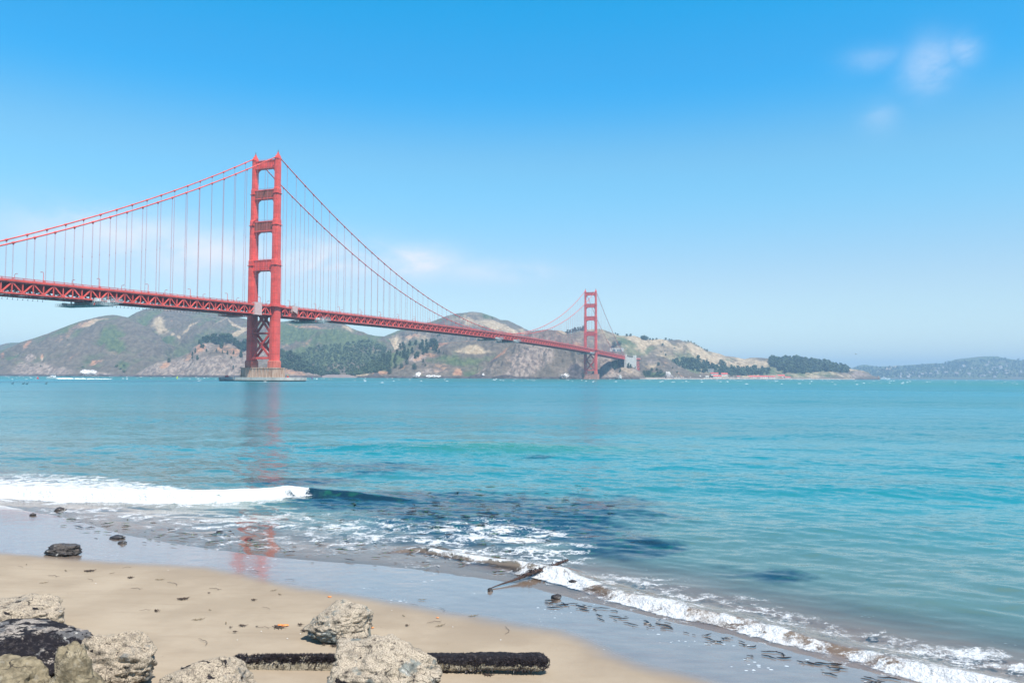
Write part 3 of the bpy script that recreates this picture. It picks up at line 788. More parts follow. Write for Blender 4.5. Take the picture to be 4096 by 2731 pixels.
hD = hill("tower_cliff", [(1830, 1514), (1872, 1503), (1905, 1485), (1940, 1462), (1993, 1418), (2025, 1392), (2068, 1362), (2100, 1336), (2118, 1327), (2153, 1321), (2189, 1320.6), (2247, 1322), (2260, 1327), (2282, 1342), (2310, 1360), (2356, 1382), (2400, 1412), (2428, 1424), (2445, 1434), (2462, 1462), (2500, 1460), (2530, 1466), (2570, 1492), (2585, 1514)],
          [(1830, 2250), (2150, 2480), (2428, 2330), (2585, 2300)], [(1830, 2130), (2200, 2110), (2420, 2120), (2585, 2200)], 0.80, 20,
          dict(green=-0.05, rock=0.42, dry=0.12, ochre=0.05), [
              ('ochre', 1985, 1428, 70, 6, -36, .75), ('dark', 1970, 1445, 40, 9, -36, .55), ('ochre', 2030, 1430, 30, 40, 0, .3), ('rock', 2120, 1440, 110, 50, -30, .3), ('dry', 2170, 1440, 90, 26, -30, .35), ('green', 2140, 1360, 60, 16, -20, .45), ('ochre', 2240, 1340, 30, 8, 30, .4), ('dry', 2250, 1330, 24, 6, 20, .6), ('ochre', 2320, 1380, 30, 12, 30, .5),
              ('dark', 1905, 1500, 40, 7, 0, .6), ('dark', 2030, 1503, 36, 9, 0, .5), ('white', 1937, 1498, 6, 7, 0, .8), ('white', 2255, 1502, 22, 11, -20, .75), ('dark', 2300, 1478, 34, 26, 20, 1.0), ('dark', 2330, 1495, 50, 16, 0, .8), ('dry', 2430, 1465, 20, 30, 0, .4), ('ochre', 2450, 1480, 16, 20, 0, .4), ('dry', 2520, 1480, 40, 12, 20, .7), ('green', 2440, 1500, 30, 4, 0, .3)], seed=18, gully=(0.025, 0.010), rows=140, crest_rough=4.0)  # strong dark blobs left of the far tower paint a cave's shadow
hE = hill("east_hills", [(2120, 1514), (2160, 1420), (2200, 1372), (2245, 1345), (2274, 1334), (2307, 1327), (2340, 1319), (2397, 1315), (2417, 1319), (2452, 1333), (2480, 1342.5), (2510, 1343), (2538, 1342.5), (2557, 1349), (2583, 1358.5), (2613, 1357), (2638, 1356), (2655, 1358.5), (2685, 1359.5), (2715, 1358.5), (2732, 1364), (2761, 1366), (2791, 1381), (2815, 1396), (2836, 1405), (2857, 1410.5), (2876, 1415), (2900, 1424), (2927, 1427), (2950, 1430), (2979, 1436), (3000, 1431), (3025, 1430), (3060, 1432), (3086, 1435), (3130, 1436), (3200, 1440), (3260, 1446), (3320, 1456), (3370, 1472), (3400, 1490), (3420, 1516)],
          [(2120, 2900), (2500, 3050), (3000, 3500), (3420, 3700)], [(2120, 2500), (2600, 2600), (2900, 2850), (3420, 3200)], 0.85, 24,
          dict(green=0.28, dry=0.40), [
              ('green', 2500, 1360, 34, 24, 0, .6), ('dry', 2560, 1360, 60, 9, 12, .6), ('dry', 2570, 1385, 24, 20, 30, .35), ('green', 2540, 1400, 40, 26, 20, .55), ('dry', 2620, 1365, 40, 10, -10, .4), ('green', 2600, 1400, 40, 14, -30, .45), ('dry', 2790, 1400, 50, 12, 30, .75), ('green', 2770, 1415, 30, 20, 20, .5), ('green', 2820, 1435, 30, 28, 0, .9), ('dry', 2860, 1440, 40, 18, 0, .5),
              ('green', 2740, 1450, 70, 24, 20, .7), ('dry', 3020, 1445, 70, 10, 6, .7), ('dry', 2980, 1465, 40, 14, 0, .7), ('green', 2900, 1440, 36, 12, 0, .5), ('green', 2940, 1480, 160, 16, 0, .7), ('green', 3200, 1470, 160, 40, 0, .8), ('dry', 3040, 1480, 26, 12, -20, .5), ('ochre', 2440, 1425, 60, 20, 0, .35), ('rock', 2400, 1400, 50, 20, 0, .3)], seed=21, rows=110)
hF = hill("near_bluff", [(2520, 1514), (2545, 1440), (2564, 1428), (2610, 1427), (2655, 1426.5), (2676, 1438), (2719, 1466), (2761, 1485), (2790, 1498), (2820, 1514)],
          [(2520, 2700), (2820, 2560)], [(2520, 2480), (2640, 2440), (2820, 2350)], 0.75, 12,
          dict(green=0.22, rock=0.2, dry=0.1), [('ochre', 2665, 1462, 26, 14, 0, .35), ('dry', 2610, 1466, 30, 8, 0, .3), ('green', 2610, 1500, 60, 10, 0, .9), ('ochre', 2740, 1500, 50, 8, 10, .5), ('rock', 2600, 1440, 40, 12, 0, .2), ('ochre', 2650, 1445, 20, 8, 10, .4)], seed=24, gully=(0.03, 0.012), rows=80, back=500)
hG = hill("peninsula", [(3150, 1514), (3196, 1500), (3224, 1488), (3248, 1479), (3283, 1475), (3320, 1475), (3348, 1477), (3400, 1475), (3442, 1480), (3473, 1488), (3490, 1502), (3505, 1505), (3516, 1503), (3522, 1515)],
          [(3150, 3500), (3522, 3600)], [(3150, 3300), (3522, 3400)], 0.78, 8,
          dict(green=0.30, dry=0.25, rock=0.1), [('rock', 3430, 1500, 60, 12, 0, .6), ('ochre', 3420, 1500, 60, 9, 0, .3), ('dry', 3400, 1478, 50, 5, 0, .6), ('dry', 3330, 1492, 70, 4, 0, .5), ('green', 3270, 1484, 40, 6, 0, .4), ('rock', 3250, 1502, 60, 6, 0, .4), ('green', 3340, 1484, 60, 4, 0, .4), ('ochre', 3512, 1508, 6, 6, 0, .6)], seed=27, rows=60, back=300, gully=(0.03, 0.01))
hH = hill("far_shore_hills", [(3300, 1500), (3368, 1472), (3412, 1471), (3435, 1461), (3459, 1458), (3490, 1463), (3513, 1466), (3537, 1464.6), (3598, 1463), (3625, 1460), (3679, 1457), (3726, 1453), (3784, 1452.8), (3800, 1445), (3821, 1437), (3875, 1431), (3926, 1425), (3987, 1424.5), (4028, 1434), (4078, 1441), (4129, 1443), (4200, 1446), (4330, 1452), (4500, 1470)],
          [(3300, 7600), (4500, 7000)], [(3300, 6600), (4500, 5900)], 0.9, 25,
          dict(green=0.75, dry=0.05), [('dry', 3560, 1472, 40, 9, -5, .6), ('ochre', 3990, 1450, 60, 12, 0, .3), ('ochre', 4080, 1495, 40, 8, 0, .35)], seed=30, rows=60, back=1200, crest_rough=6.0, gully=(0.006, 0.003))
# the low shore road, beach and harbour edge at the foot of the hills
mb = MB()
shore_pts = [(1330, 2235), (1560, 2215)]
strip = [P(px_, 1512, 1).x for px_ in (0,)]
V_ = []; 
for (px_, y0, y1, h_) in [(2560, 2180, 2340, 3.0), (2700, 2260, 2420, 3.2), (2820, 2400, 2700, 3.6), (2920, 2560, 2950, 4.0), (3080, 2800, 3300, 4.0), (3240, 3000, 3500, 4.0), (3420, 3180, 3600, 4.0)]:
    s_ = (px_ - CX) / F_PX
    V_ += [(s_ * y0, y0, -2.0), (s_ * (y0 + 1), y0 + 1, h_ - 1.5), (s_ * (y0 + 4), y0 + 4, h_ - 0.4), (s_ * y1, y1, h_ + 1.5)]
Vn = np.array(V_); fq = grid_faces(len(V_) // 4, 4)
SHORE_FLAT = plain("harbour_ground", (0.36, 0.31, 0.26), 0.9, 0.35, 0.08)
tag(link("harbour_shore", np_mesh("harbour_shore", Vn, fq, False), SHORE_FLAT), kind='structure')
V_ = []
for (px_, y0) in [(1290, 2250), (1360, 2236), (1440, 2226), (1530, 2212), (1600, 2205)]:
    s_ = (px_ - CX) / F_PX
    V_ += [(s_ * y0, y0, -1.0), (s_ * (y0 + 25), y0 + 25, 3.0), (s_ * (y0 + 120), y0 + 120, 9.0)]
tag(link("cove_beach", np_mesh("cove_beach", np.array(V_), grid_faces(len(V_) // 3, 3), False), plain("cove_sand", (0.24, 0.19, 0.17), 0.9, 0.2, 0.05)), kind='structure')

# ------------------------------------------------------------------ trees
def crown_arrays(seed, n, lobes, wide, tall, leaf, conif=False):
    r = np.random.default_rng(seed)
    cs = []
    for i in range(lobes):
        h = (i + 0.6) / lobes
        rad = wide * ((1.05 - h * 0.85) if conif else math.sqrt(max(0.08, 1 - (h * 1.25 - 0.45) ** 2)))
        a = r.uniform(0, 6.28)
        off = rad * r.uniform(0.1, 0.45) * (1.0 if conif else 0.72)
        cs.append((off * math.cos(a), off * math.sin(a), tall * (0.16 + 0.74 * h), max(0.12, rad * r.uniform(0.45, 0.65))))
    V = []; 
    for k in range(n):
        cx, cy, cz, rad = cs[k % lobes]
        d = r.normal(size=3); d /= np.linalg.norm(d)
        p = np.array([cx, cy, cz]) + d * rad * r.uniform(0.72, 1.08) * np.array([1, 1, 0.85])
        nrm = d + r.normal(size=3) * 0.45; nrm /= np.linalg.norm(nrm)
        a = np.cross(nrm, [0.3, 0.1, 1.0]); a /= np.linalg.norm(a); b_ = np.cross(nrm, a)
        s1 = leaf * r.uniform(0.6, 1.25); s2 = leaf * r.uniform(0.5, 1.0)
        V += [p - a * s1, p - b_ * s2, p + a * s1, p + b_ * s2]
    V = np.array(V)
    return V, np.arange(len(V)).reshape(-1, 4)


def tree_mesh(name, seed, n, lobes, wide, tall, leaf, conif=False, mat=None):
    V, Fq = crown_arrays(seed, n, lobes, wide, tall, leaf, conif)
    # tapered trunk with two limbs, quads only
    def limb(p0, p1, r0, r1):
        p0, p1 = np.array(p0), np.array(p1); k = 6
        ring = lambda p, r: [p + r * np.array([math.cos(6.283 * i / k), math.sin(6.283 * i / k), 0]) for i in range(k)]
        v = ring(p0, r0) + ring(p1, r1)
        return np.array(v), np.array([(i, (i + 1) % k, k + (i + 1) % k, k + i) for i in range(k)])
    parts = [limb((0, 0, -0.06), (0.01, 0, 0.55 * tall), 0.035, 0.02), limb((0, 0, 0.25 * tall), (wide * 0.5, 0.05, 0.5 * tall), 0.02, 0.008), limb((0, 0, 0.32 * tall), (-wide * 0.45, -0.1, 0.6 * tall), 0.02, 0.008)]
    nb = len(V); mi = [0] * len(Fq); allV = [V]; allF = [Fq]
    for v, f in parts:
        allV.append(v); allF.append(f + nb); nb += len(v); mi += [1] * len(f)
    me = np_mesh(name, np.concatenate(allV), np.concatenate(allF), False, None, mi)
    me.materials.append(mat or LEAF); me.materials.append(BARK)
    return me


PINES = [tree_mesh("pine_tree", 100 + i, 420, 9, 0.30 + 0.04 * (i % 3), 1.0, 0.055, i % 2 == 0, LEAF) for i in range(5)]
CYPR = [tree_mesh("cypress_tree", 130 + i, 420, 8, 0.48 + 0.05 * i, 1.0, 0.06, False, LEAF) for i in range(4)]
BUSH = [tree_mesh("shrub", 160 + i, 260, 6, 0.75 + 0.1 * i, 1.0, 0.10, False, LEAF2) for i in range(3)]


def plant(meshes, name, h, px, py, hpx, label, cat, group, wfac=1.0):
    g = ground(h, px, py)
    s = hpx * g.y / F_PX
    o = bpy.data.objects.new(name, random.choice(meshes)); col.objects.link(o)
    o.location = (g.x, g.y + 2, g.z - 0.03 * s); o.scale = (s * wfac * random.uniform(0.9, 1.12), s * wfac * random.uniform(0.9, 1.12), s)
    o.rotation_euler = (0, 0, random.uniform(0, 6.28))
    tag(o, label, cat, group)
    return o


def grove(meshes, name, h, spots, label, cat, group, wfac=1.0):
    for (px, py, hp) in spots:
        plant(meshes, name, h, px, py, hp, label, cat, group, wfac)


G1 = [(797, 1371, 22), (810, 1372, 30), (822, 1372, 34), (833, 1370, 36), (850, 1371, 40), (860, 1372, 42), (868, 1378, 36), (880, 1374, 40), (890, 1373, 42), (902, 1372, 42), (912, 1374, 44), (921, 1376, 42), (885, 1386, 34), (938, 1384, 36), (948, 1392, 34), (958, 1398, 32), (968, 1402, 38), (978, 1404, 52), (988, 1402, 44), (1000, 1404, 40), (806, 1392, 22), (813, 1393, 18)]
grove(PINES, "pine_tree", hI, G1, "dark pine in the grove along the cliff top left of the near tower", "tree", "pines on the cliff top left of the near tower", 1.25)
G1b = [(780, 1412, 20), (769, 1424, 18), (790, 1441, 20), (826, 1408, 14), (866, 1411, 14), (888, 1415, 14), (911, 1419, 18), (933, 1418, 16), (926, 1437, 14), (935, 1476, 16), (882, 1394, 26), (770, 1436, 14), (963, 1430, 30)]
grove(PINES, "pine_tree", hI, G1b, "small pine clinging to the bare cliff face left of the near tower", "tree", "pines on the cliff face", 1.1)
plant(CYPR, "round_tree", hI, 675, 1450, 19, "lone round dark tree at the top of the low cliff left of the near tower", "tree", None, 1.1)
G2 = []
for k in range(62):
    u = random.random()
    px_ = 1500 + u * 250
    top = np.interp(px_, [1500, 1560, 1620, 1680, 1740, 1760], [1452, 1420, 1400, 1392, 1384, 1390])
    bot = np.interp(px_, [1500, 1560, 1620, 1680, 1740, 1760], [1500, 1488, 1450, 1432, 1402, 1402])
    G2.append((px_, top + (bot - top) * random.random() ** 1.3, random.uniform(17, 27)))
G2 += [(1640, 1386, 26), (1662, 1382, 24), (1690, 1381, 26), (1705, 1380, 26), (1722, 1381, 29), (1735, 1380, 31), (1745, 1382, 28), (1750, 1396, 24), (1745, 1408, 22), (1757, 1414, 20), (1600, 1396, 24), (1612, 1392, 26)]
grove(PINES, "pine_tree", hJ, G2, "dark pine in the dense stand on the middle spur right of the near tower", "tree", "pines on the middle spur", 1.25)
grove(CYPR, "round_tree", hJ, [(1628, 1459, 20), (1606, 1474, 22), (1656, 1477, 24), (1693, 1449, 14), (1702, 1466, 10), (1773, 1416, 8), (1560, 1496, 24)], "separate dark bush-like tree on the bare slope below the dense pine stand", "tree", "separate trees below the pine stand", 1.0)
G3 = [(2262 + i * 7.2 + random.uniform(-2, 2), 1336 - 12 * min(1, i / 8), random.uniform(13, 24)) for i in range(11)] + [(2345, 1322, 14), (2245, 1342, 12)]
grove(PINES, "pine_tree", hE, G3, "hazy dark tree on the hilltop just left of the far tower", "tree", "trees on the hilltop left of the far tower", 1.3)
grove(CYPR, "round_tree", hE, [(2508, 1345, 10), (2522, 1345, 11), (2470, 1342, 8), (2461, 1338, 7), (2575, 1360, 19), (2586, 1361, 17), (2566, 1356, 13), (2601, 1361, 8), (2612, 1360, 8), (2626, 1358, 7), (2664, 1361, 10), (2677, 1361, 7), (2688, 1361, 6)], "distant bushy tree standing on the bare ridge right of the far tower", "tree", "trees on the ridge right of the far tower", 1.5)
grove(BUSH, "shrub", hE, [(2742, 1368, 5), (2752, 1368, 6), (2764, 1370, 6), (2776, 1376, 6), (2786, 1382, 5), (2796, 1388, 5), (2806, 1394, 6), (2818, 1400, 6), (2829, 1405, 8)], "small shrub on the descending skyline ridge of the right hills", "shrub", "shrubs on the descending ridge", 1.0)
grove(CYPR, "round_tree", hE, [(2700, 1396, 6), (2645, 1411, 5), (2651, 1382, 10), (2455, 1390, 22), (2478, 1382, 18), (2462, 1386, 16), (2664, 1424, 9), (2886, 1462, 24), (2898, 1462, 18)], "lone dark tree on the open slope of the right hills", "tree", "lone trees on the right hills", 1.2)
grove(CYPR, "round_tree", hF, [(2635, 1463, 15), (2606, 1483, 12), (2628, 1484, 13), (2642, 1494, 16), (2632, 1496, 12), (2690, 1475, 8), (2710, 1492, 8), (2578, 1498, 18), (2590, 1500, 20), (2602, 1500, 18)], "dark tree on the low bluff right of the concrete pylon", "tree", "trees on the bluff right of the pylon", 1.3)
grove(PINES, "pine_tree", hD, [(2457, 1480, 40), (2465, 1474, 34), (2452, 1470, 26), (2472, 1462, 30), (2488, 1460, 22), (2480, 1490, 18), (2515, 1474, 24), (2524, 1472, 18), (2540, 1474, 10)], "dark tree beneath the bridge deck between the far tower and the pylon", "tree", "trees under the far side span", 1.1)
grove(BUSH, "shrub", hA, [(336, 1472, 8), (164, 1468, 5), (270, 1360, 4), (470, 1469, 12), (500, 1466, 8), (500, 1490, 10), (486, 1480, 8)], "dark shrub on the brown slope behind the motor yacht", "shrub", "shrubs on the left headland", 1.2)
grove(BUSH, "shrub", hB, [(617, 1421, 14), (640, 1372, 12), (597, 1456, 12), (548, 1462, 8), (526, 1468, 6), (572, 1470, 8)], "dark green shrub in the grassy valley left of the near tower", "shrub", "shrubs in the left valley", 1.3)
grove(BUSH, "shrub", hC, [(1972, 1277, 7), (1938, 1266, 5), (1757, 1344, 10), (1748, 1348, 8)], "single shrub on the rounded summit behind the main span", "shrub", "shrubs on the rounded summit", 1.3)

# far woods that read as one mass
def wood(name, h, poly_fn, n, hp, label, mat, seed, leafy=70):
    protos = [crown_arrays(seed + i, leafy, 5, 0.50, 1.0, 0.17) for i in range(4)]
    r = np.random.default_rng(seed)
    Vs, Fs, nb = [], [], 0
    for k in range(n):
        px, py = poly_fn(r)
        g = ground(h, px, py)
        s = r.uniform(*hp) * r.choice([0.7, 1.0, 1.0, 1.3]) * g.y / F_PX
        V, Fq = protos[k % 4]
        a = r.uniform(0, 6.28); c_, s_ = math.cos(a), math.sin(a)
        Q = V.copy() * s
        Q = np.stack([Q[:, 0] * c_ - Q[:, 1] * s_, Q[:, 0] * s_ + Q[:, 1] * c_, Q[:, 2]], -1) * np.array([1.25, 1.25, 1]) + np.array([g.x, g.y + 2, g.z - s * 0.12])
        Vs.append(Q); Fs.append(Fq + nb); nb += len(V)
    o = link(name, np_mesh(name, np.concatenate(Vs), np.concatenate(Fs), False), mat)
    tag(o, label, "trees", None, 'stuff')


def in_band(x0, x1, top, bot):
    def f(r):
        px = r.uniform(x0, x1)
        t = np.interp(px, [q[0] for q in top], [q[1] for q in top]); b = np.interp(px, [q[0] for q in bot], [q[1] for q in bot])
        return px, t + (b - t) * r.uniform()
    return f


wood("valley_wood", hB, in_band(1180, 1560, [(1180, 1440), (1240, 1400), (1400, 1372), (1470, 1368), (1500, 1372), (1560, 1410)], [(1180, 1500), (1300, 1500), (1450, 1506), (1560, 1500)]), 620, (9, 15), "dense hazy green wood filling the valley behind the bridge", LEAF2, 300)
wood("point_wood", hI, in_band(1090, 1325, [(1090, 1404), (1125, 1406), (1175, 1420), (1210, 1444), (1250, 1470), (1325, 1506)], [(1090, 1470), (1160, 1480), (1240, 1494), (1325, 1509)]), 420, (10, 18), "dark conifer wood on the point right of the near tower pier", LEAF, 320)
wood("spur_wood", hJ, in_band(1400, 1560, [(1400, 1500), (1440, 1482), (1490, 1446), (1560, 1410)], [(1400, 1505), (1440, 1500), (1500, 1492), (1560, 1480)]), 300, (9, 16), "mid green wood at the left foot of the middle spur", LEAF2, 340)
wood("hilltop_wood", hE, in_band(3080, 3400, [(3080, 1440), (3200, 1440), (3320, 1457), (3370, 1473), (3400, 1486)], [(3080, 1462), (3150, 1492), (3220, 1496), (3300, 1484), (3400, 1492)]), 700, (12, 20), "broad dark wood covering the low hill left of the peninsula tip", LEAF, 360)
wood("harbour_wood", hE, in_band(2690, 3080, [(2690, 1448), (2800, 1438), (2850, 1470), (2960, 1478), (3080, 1474)], [(2690, 1464), (2800, 1490), (2900, 1504), (3080, 1500)]), 480, (8, 16), "hazy wood behind the red roofed harbour buildings", LEAF, 380)
wood("far_shore_wood", hH, in_band(3420, 4200, [(3420, 1472), (3600, 1470), (3800, 1452), (3990, 1436), (4200, 1450)], [(3420, 1512), (4200, 1512)]), 1500, (4, 9), "blue hazy trees over the far shore hillside", LEAF, 400, 40)
wood("bank_thicket", hF, in_band(2560, 2660, [(2560, 1500), (2660, 1500)], [(2560, 1508), (2660, 1508)]), 90, (5, 9), "bright green thicket at the foot of the bluff", LEAF2, 420)

# ------------------------------------------------------------------ suspension bridge
T1X, T1Y = -248.47, 773.44       # foot of the near tower, bridge axis turned YAW clockwise from the view axis
SP = 15.24; MAIN = 1280.16; SIDE = 342.9; EW = 13.716
bridge = empty("suspension_bridge", (T1X, T1Y, 0), -YAW)
tag(bridge, "long orange red suspension bridge with two portal towers crossing the strait", "bridge")


def B(e, n, z):
    """bridge coordinates to the place"""
    c, s = math.cos(YAW), math.sin(YAW)
    return Vector((T1X + e * c + n * s, T1Y - e * s + n * c, z))


def rail_z(n):
    if n < 0: return 76.0 + 0.0228 * n
    if n > MAIN: return 76.0 - 0.0210 * (n - MAIN)
    return 82.0 - 6.0 * ((n - 640.08) / 640.08) ** 2


def cable_z(n):
    zt, zl = 225.8, 83.1
    if 0 <= n <= MAIN: return zl + (zt - zl) * ((n - 640.08) / 640.08) ** 2
    t_ = (-n if n < 0 else n - MAIN) / SIDE
    return zt + (67.3 - zt) * t_ - 4 * 9.4 * t_ * (1 - t_)


def cross_plan(a, b, z, cx=0.0, cy=0.0, k1=0.70, k2=0.84):
    """stepped cruciform plan of a cellular tower leg"""
    q = [(1, k1 * 0.62), (0.93, k1 * 0.62), (0.93, k2), (k2, k2), (k2, 0.95), (k1 * 0.62, 0.95), (k1 * 0.62, 1)]
    pts = []
    for (sx, sy, rev) in ((1, 1, 0), (-1, 1, 1), (-1, -1, 0), (1, -1, 1)):
        seq = q if not rev else q[::-1]
        pts += [(cx + sx * x * a / 2, cy + sy * y * b / 2, z) for (x, y) in seq]
    return pts


def tower(n0, near):
    tw = empty("tower", (0, n0, 0), 0, bridge)
    tw['label'] = ("near orange tower standing on a concrete pier in the strait" if near else "far hazy orange tower at the foot of the cliff")
    SEC = [(13.4, 20.6, 7.6, 13.2), (20.6, 78, 6.2, 10.6), (78, 121.8, 6.0, 10.0), (121.8, 162.3, 5.4, 8.6), (162.3, 194.0, 4.8, 7.3), (194.0, 222.5, 4.2, 6.2)]
    for sx in (-1, 1):
        lg = MB()
        for i, (z0, z1, a, b) in enumerate(SEC):
            cx = sx * EW
            if i == 0:
                lg.cur = 1
                lg.loft([cross_plan(a, b, z0, cx), cross_plan(a, b, z1 - 1.2, cx), cross_plan(a - 0.9, b - 1.4, z1, cx)])
                lg.cur = 0
            else:
                # shoulders: corner pilasters stop early, the middle one runs to a sloped cap
                na, nb = (SEC[i + 1][2], SEC[i + 1][3]) if i + 1 < len(SEC) else (a, b)
                top = z1 if i + 1 < len(SEC) else 222.5
                rings = [cross_plan(a, b, z0, cx), cross_plan(a, b, top - 1.6, cx), cross_plan(na * 0.9 + a * 0.1, nb * 0.9 + b * 0.1, top, cx)]
                lg.loft(rings)
                if 1 < i < 5:
                    zc = z0 + (top - z0) * 0.60      # lower half carries an extra middle pilaster
                    lg.loft([cross_plan(a * 0.50, b + 0.5, z0, cx, 0, 1.4, 0.97), cross_plan(a * 0.50, b + 0.5, zc - 1, cx, 0, 1.4, 0.97), cross_plan(a * 0.40, b - 0.2, zc, cx, 0, 1.4, 0.97)])
                    lg.loft([cross_plan(a + 0.35, b * 0.42, z0, cx, 0, 1.4, 0.97), cross_plan(a + 0.35, b * 0.42, zc - 1, cx, 0, 1.4, 0.97), cross_plan(a - 0.1, b * 0.36, zc, cx, 0, 1.4, 0.97)])
                    # maintenance ring below the shoulder
                    lg.loft([[(cx + x * (a / 2 + 0.45), y * (b / 2 + 0.45), z) for (x, y) in ((-1, -1), (1, -1), (1, 1), (-1, 1))] for z in (top - 6.4, top - 5.9)])
        lg.build("leg", [ORANGE, FRESH], tw)
        # saddle housing and beacon
        f = MB(); cx = sx * EW
        sq = lambda a, b, z: [(cx - a / 2, -b / 2, z), (cx + a / 2, -b / 2, z), (cx + a / 2, b / 2, z), (cx - a / 2, b / 2, z)]
        f.loft([sq(4.5, 6.6, 222.5), sq(4.5, 6.6, 223.4), sq(3.6, 5.6, 223.5), sq(3.0, 4.6, 225.6), sq(1.8, 2.4, 227.2), sq(1.0, 1.1, 229.0), sq(0.8, 0.8, 229.6)])
        fo = f.build("saddle_housing", ORANGE, tw)
        g = MB(); g.tube([(cx, 0, 229.6), (cx, 0, 230.1), (cx, 0, 230.1), (cx, 0, 231.6)], [0.5, 0.5, 0.42, 0.42], 8)
        g.build("beacon", GREYD, tw)
    # portal struts
    for (z0, z1, ia, dep, rust) in ((213.6, 221.8, 4.2, 5.2, 0), (182.6, 192.0, 4.8, 6.0, 1), (149.6, 160.0, 5.4, 6.8, 1), (110.2, 121.0, 6.0, 7.8, 0)):
        s = MB(); hw = EW - ia / 2 * 0.84
        d = dep / 2
        s.box(-hw, hw, -d + 0.35, d - 0.35, z0 + 0.9, z1 - 0.9)
        s.cur = 1
        s.box(-hw, hw, -d - 0.15, d + 0.15, z1 - 0.95, z1)
        s.box(-hw, hw, -d - 0.15, d + 0.15, z0, z0 + 0.95)
        s.cur = 0
        k = 11
        for i in range(k + 1):
            x = -hw + 0.35 + (2 * hw - 0.7) * i / k
            for sd in (-1, 1):
                y0, y1 = sorted((sd * (d - 0.36), sd * (d + 0.02)))
                s.box(x - 0.38, x + 0.38, y0, y1, z0 + 1.6, z1 - 1.2)
                s.loft([[(x - 0.38, sd * (d - 0.36), z) for _ in (0,)] + [(x + 0.38, sd * (d - 0.36), z), (x + 0.38 * q_, sd * (d - 0.36 + 0.38 * q_), z), (x - 0.38 * q_, sd * (d - 0.36 + 0.38 * q_), z)] for (z, q_) in ((z0 + 1.0, 0.05), (z0 + 1.58, 1.0))])
        for i in range(14):       # handrail on the strut
            x = -hw + 2 * hw * i / 13
            s.beam((x, -d, z1), (x, -d, z1 + 1.1), 0.12)
        s.beam((-hw, -d, z1 + 1.1), (hw, -d, z1 + 1.1), 0.12)
        so = s.build("portal_strut", [STRUT_RUST if (rust and near) else ORANGE, ORANGE], tw)
        # stepped bracket under each end, one piece with the strut
        hn = MB()
        for sx in (-1, 1):
            for j in range(5):
                w0 = [3.3, 2.2, 1.45, 0.85, 0.45][j]; zt_ = z0 - [0, 0.9, 1.9, 3.3, 5.2][j]; zb_ = z0 - [0.9, 1.9, 3.3, 5.2, 8.2][j]
                x0, x1 = sorted((sx * hw, sx * (hw - w0)))
                hn.box(x0, x1, -d + 0.5 + 0.2 * j, d - 0.5 - 0.2 * j, zb_, zt_)
        hn.build("bracket", ORANGE, tw)
    # bracing below the deck
    hw = EW - 6.2 / 2 * 0.84
    for nm, zs in (("cross_brace", (47.6, 76.0)), ("cross_brace", (23.5, 47.6))):
        s = MB()
        for sy in (-1, 1):
            y = sy * 3.4
            s.beam((-hw, y, zs[0]), (hw, y, zs[1]), 1.3, 2.1, (0, 1, 0) if False else (0, 0, 1))
            s.beam((-hw, y + 0.04, zs[1]), (hw, y + 0.04, zs[0]), 1.3, 2.1)
            zc = (zs[0] + zs[1]) / 2
            s.loft([[(-2.2, y - 0.72, zc), (0, y - 0.72, zc - 3.0), (2.2, y - 0.72, zc), (0, y - 0.72, zc + 3.0)], [(-2.2, y + 0.76, zc), (0, y + 0.76, zc - 3.0), (2.2, y + 0.76, zc), (0, y + 0.76, zc + 3.0)]])
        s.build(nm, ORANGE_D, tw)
    for zc, th in ((47.6, 1.6), (23.0, 2.2)):
        s = MB()
        for sy in (-1, 1):
            s.box(-hw, hw, sy * 3.4 - 0.9, sy * 3.4 + 0.9, zc - th / 2, zc + th / 2)
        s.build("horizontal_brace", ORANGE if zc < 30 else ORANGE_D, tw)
    # walkway that goes round the outside of the legs
    for sx in (-1, 1):
        s = MB()
        x0, x1 = sorted((sx * 12.0, sx * 18.6))
        s.box(x0, x1, -8.6, 8.6, 73.6, 74.5)
        for yy in (-8.6, 8.6):
            s.beam((sx * 12, yy, 76.0), (sx * 18.6, yy, 76.0), 0.14)
            s.box(x0, x1, yy - 0.05, yy + 0.05, 74.6, 75.5)
        s.beam((sx * 18.6, -8.6, 76.0), (sx * 18.6, 8.6, 76.0), 0.14)
        s.box(sx * 18.6 - 0.05, sx * 18.6 + 0.05, -8.6, 8.6, 74.6, 75.5)
        for yy in np.linspace(-7.5, 7.5, 7):
            s.beam((sx * 15.5, yy, 71.0), (sx * 18.4, yy, 73.7), 0.3)
        s.build("walkway", ORANGE, tw)
    return tw


tower(0.0, True)
tower(MAIN, False)

# piers
pr = MB()
rib = []
def ribbed(hx, hy, z):
    pts = []
    nx, ny = 10, 5
    def edge(p0, p1, k, out):
        for i in range(k):
            for (f_, o_) in ((0.0, 0), (0.28, 0), (0.28, 1), (0.78, 1), (0.78, 0)):
                u = (i + f_) / k
                pts.append((p0[0] + (p1[0] - p0[0]) * u + out[0] * o_ * 0.55, p0[1] + (p1[1] - p0[1]) * u + out[1] * o_ * 0.55, z))
    edge((-hx, -hy), (hx, -hy), nx, (0, -1)); edge((hx, -hy), (hx, hy), ny, (1, 0)); edge((hx, hy), (-hx, hy), nx, (0, 1)); edge((-hx, hy), (-hx, -hy), ny, (-1, 0))
    return pts
PIERM, t = new_mat("stained_pier_concrete")
tc = t.n('ShaderNodeTexCoord').outputs['Object']
st = t.noise(t.mapv(tc, (0.55, 0.55, 0.05)), 1.0, 6, 0.6); st2 = t.noise(tc, 0.25, 5)
c_ = t.mix(t.ss(st, 0.4, 0.62), C4(0.46, 0.35, 0.27), C4(0.30, 0.18, 0.12)); c_ = t.mix(t.ss(st2, 0.5, 0.7, 0, 0.5), c_, C4(0.52, 0.46, 0.40))
finish(t, t.n('ShaderNodeBsdfPrincipled', {}, Base_Color=c_, Roughness=0.9).outputs[0])
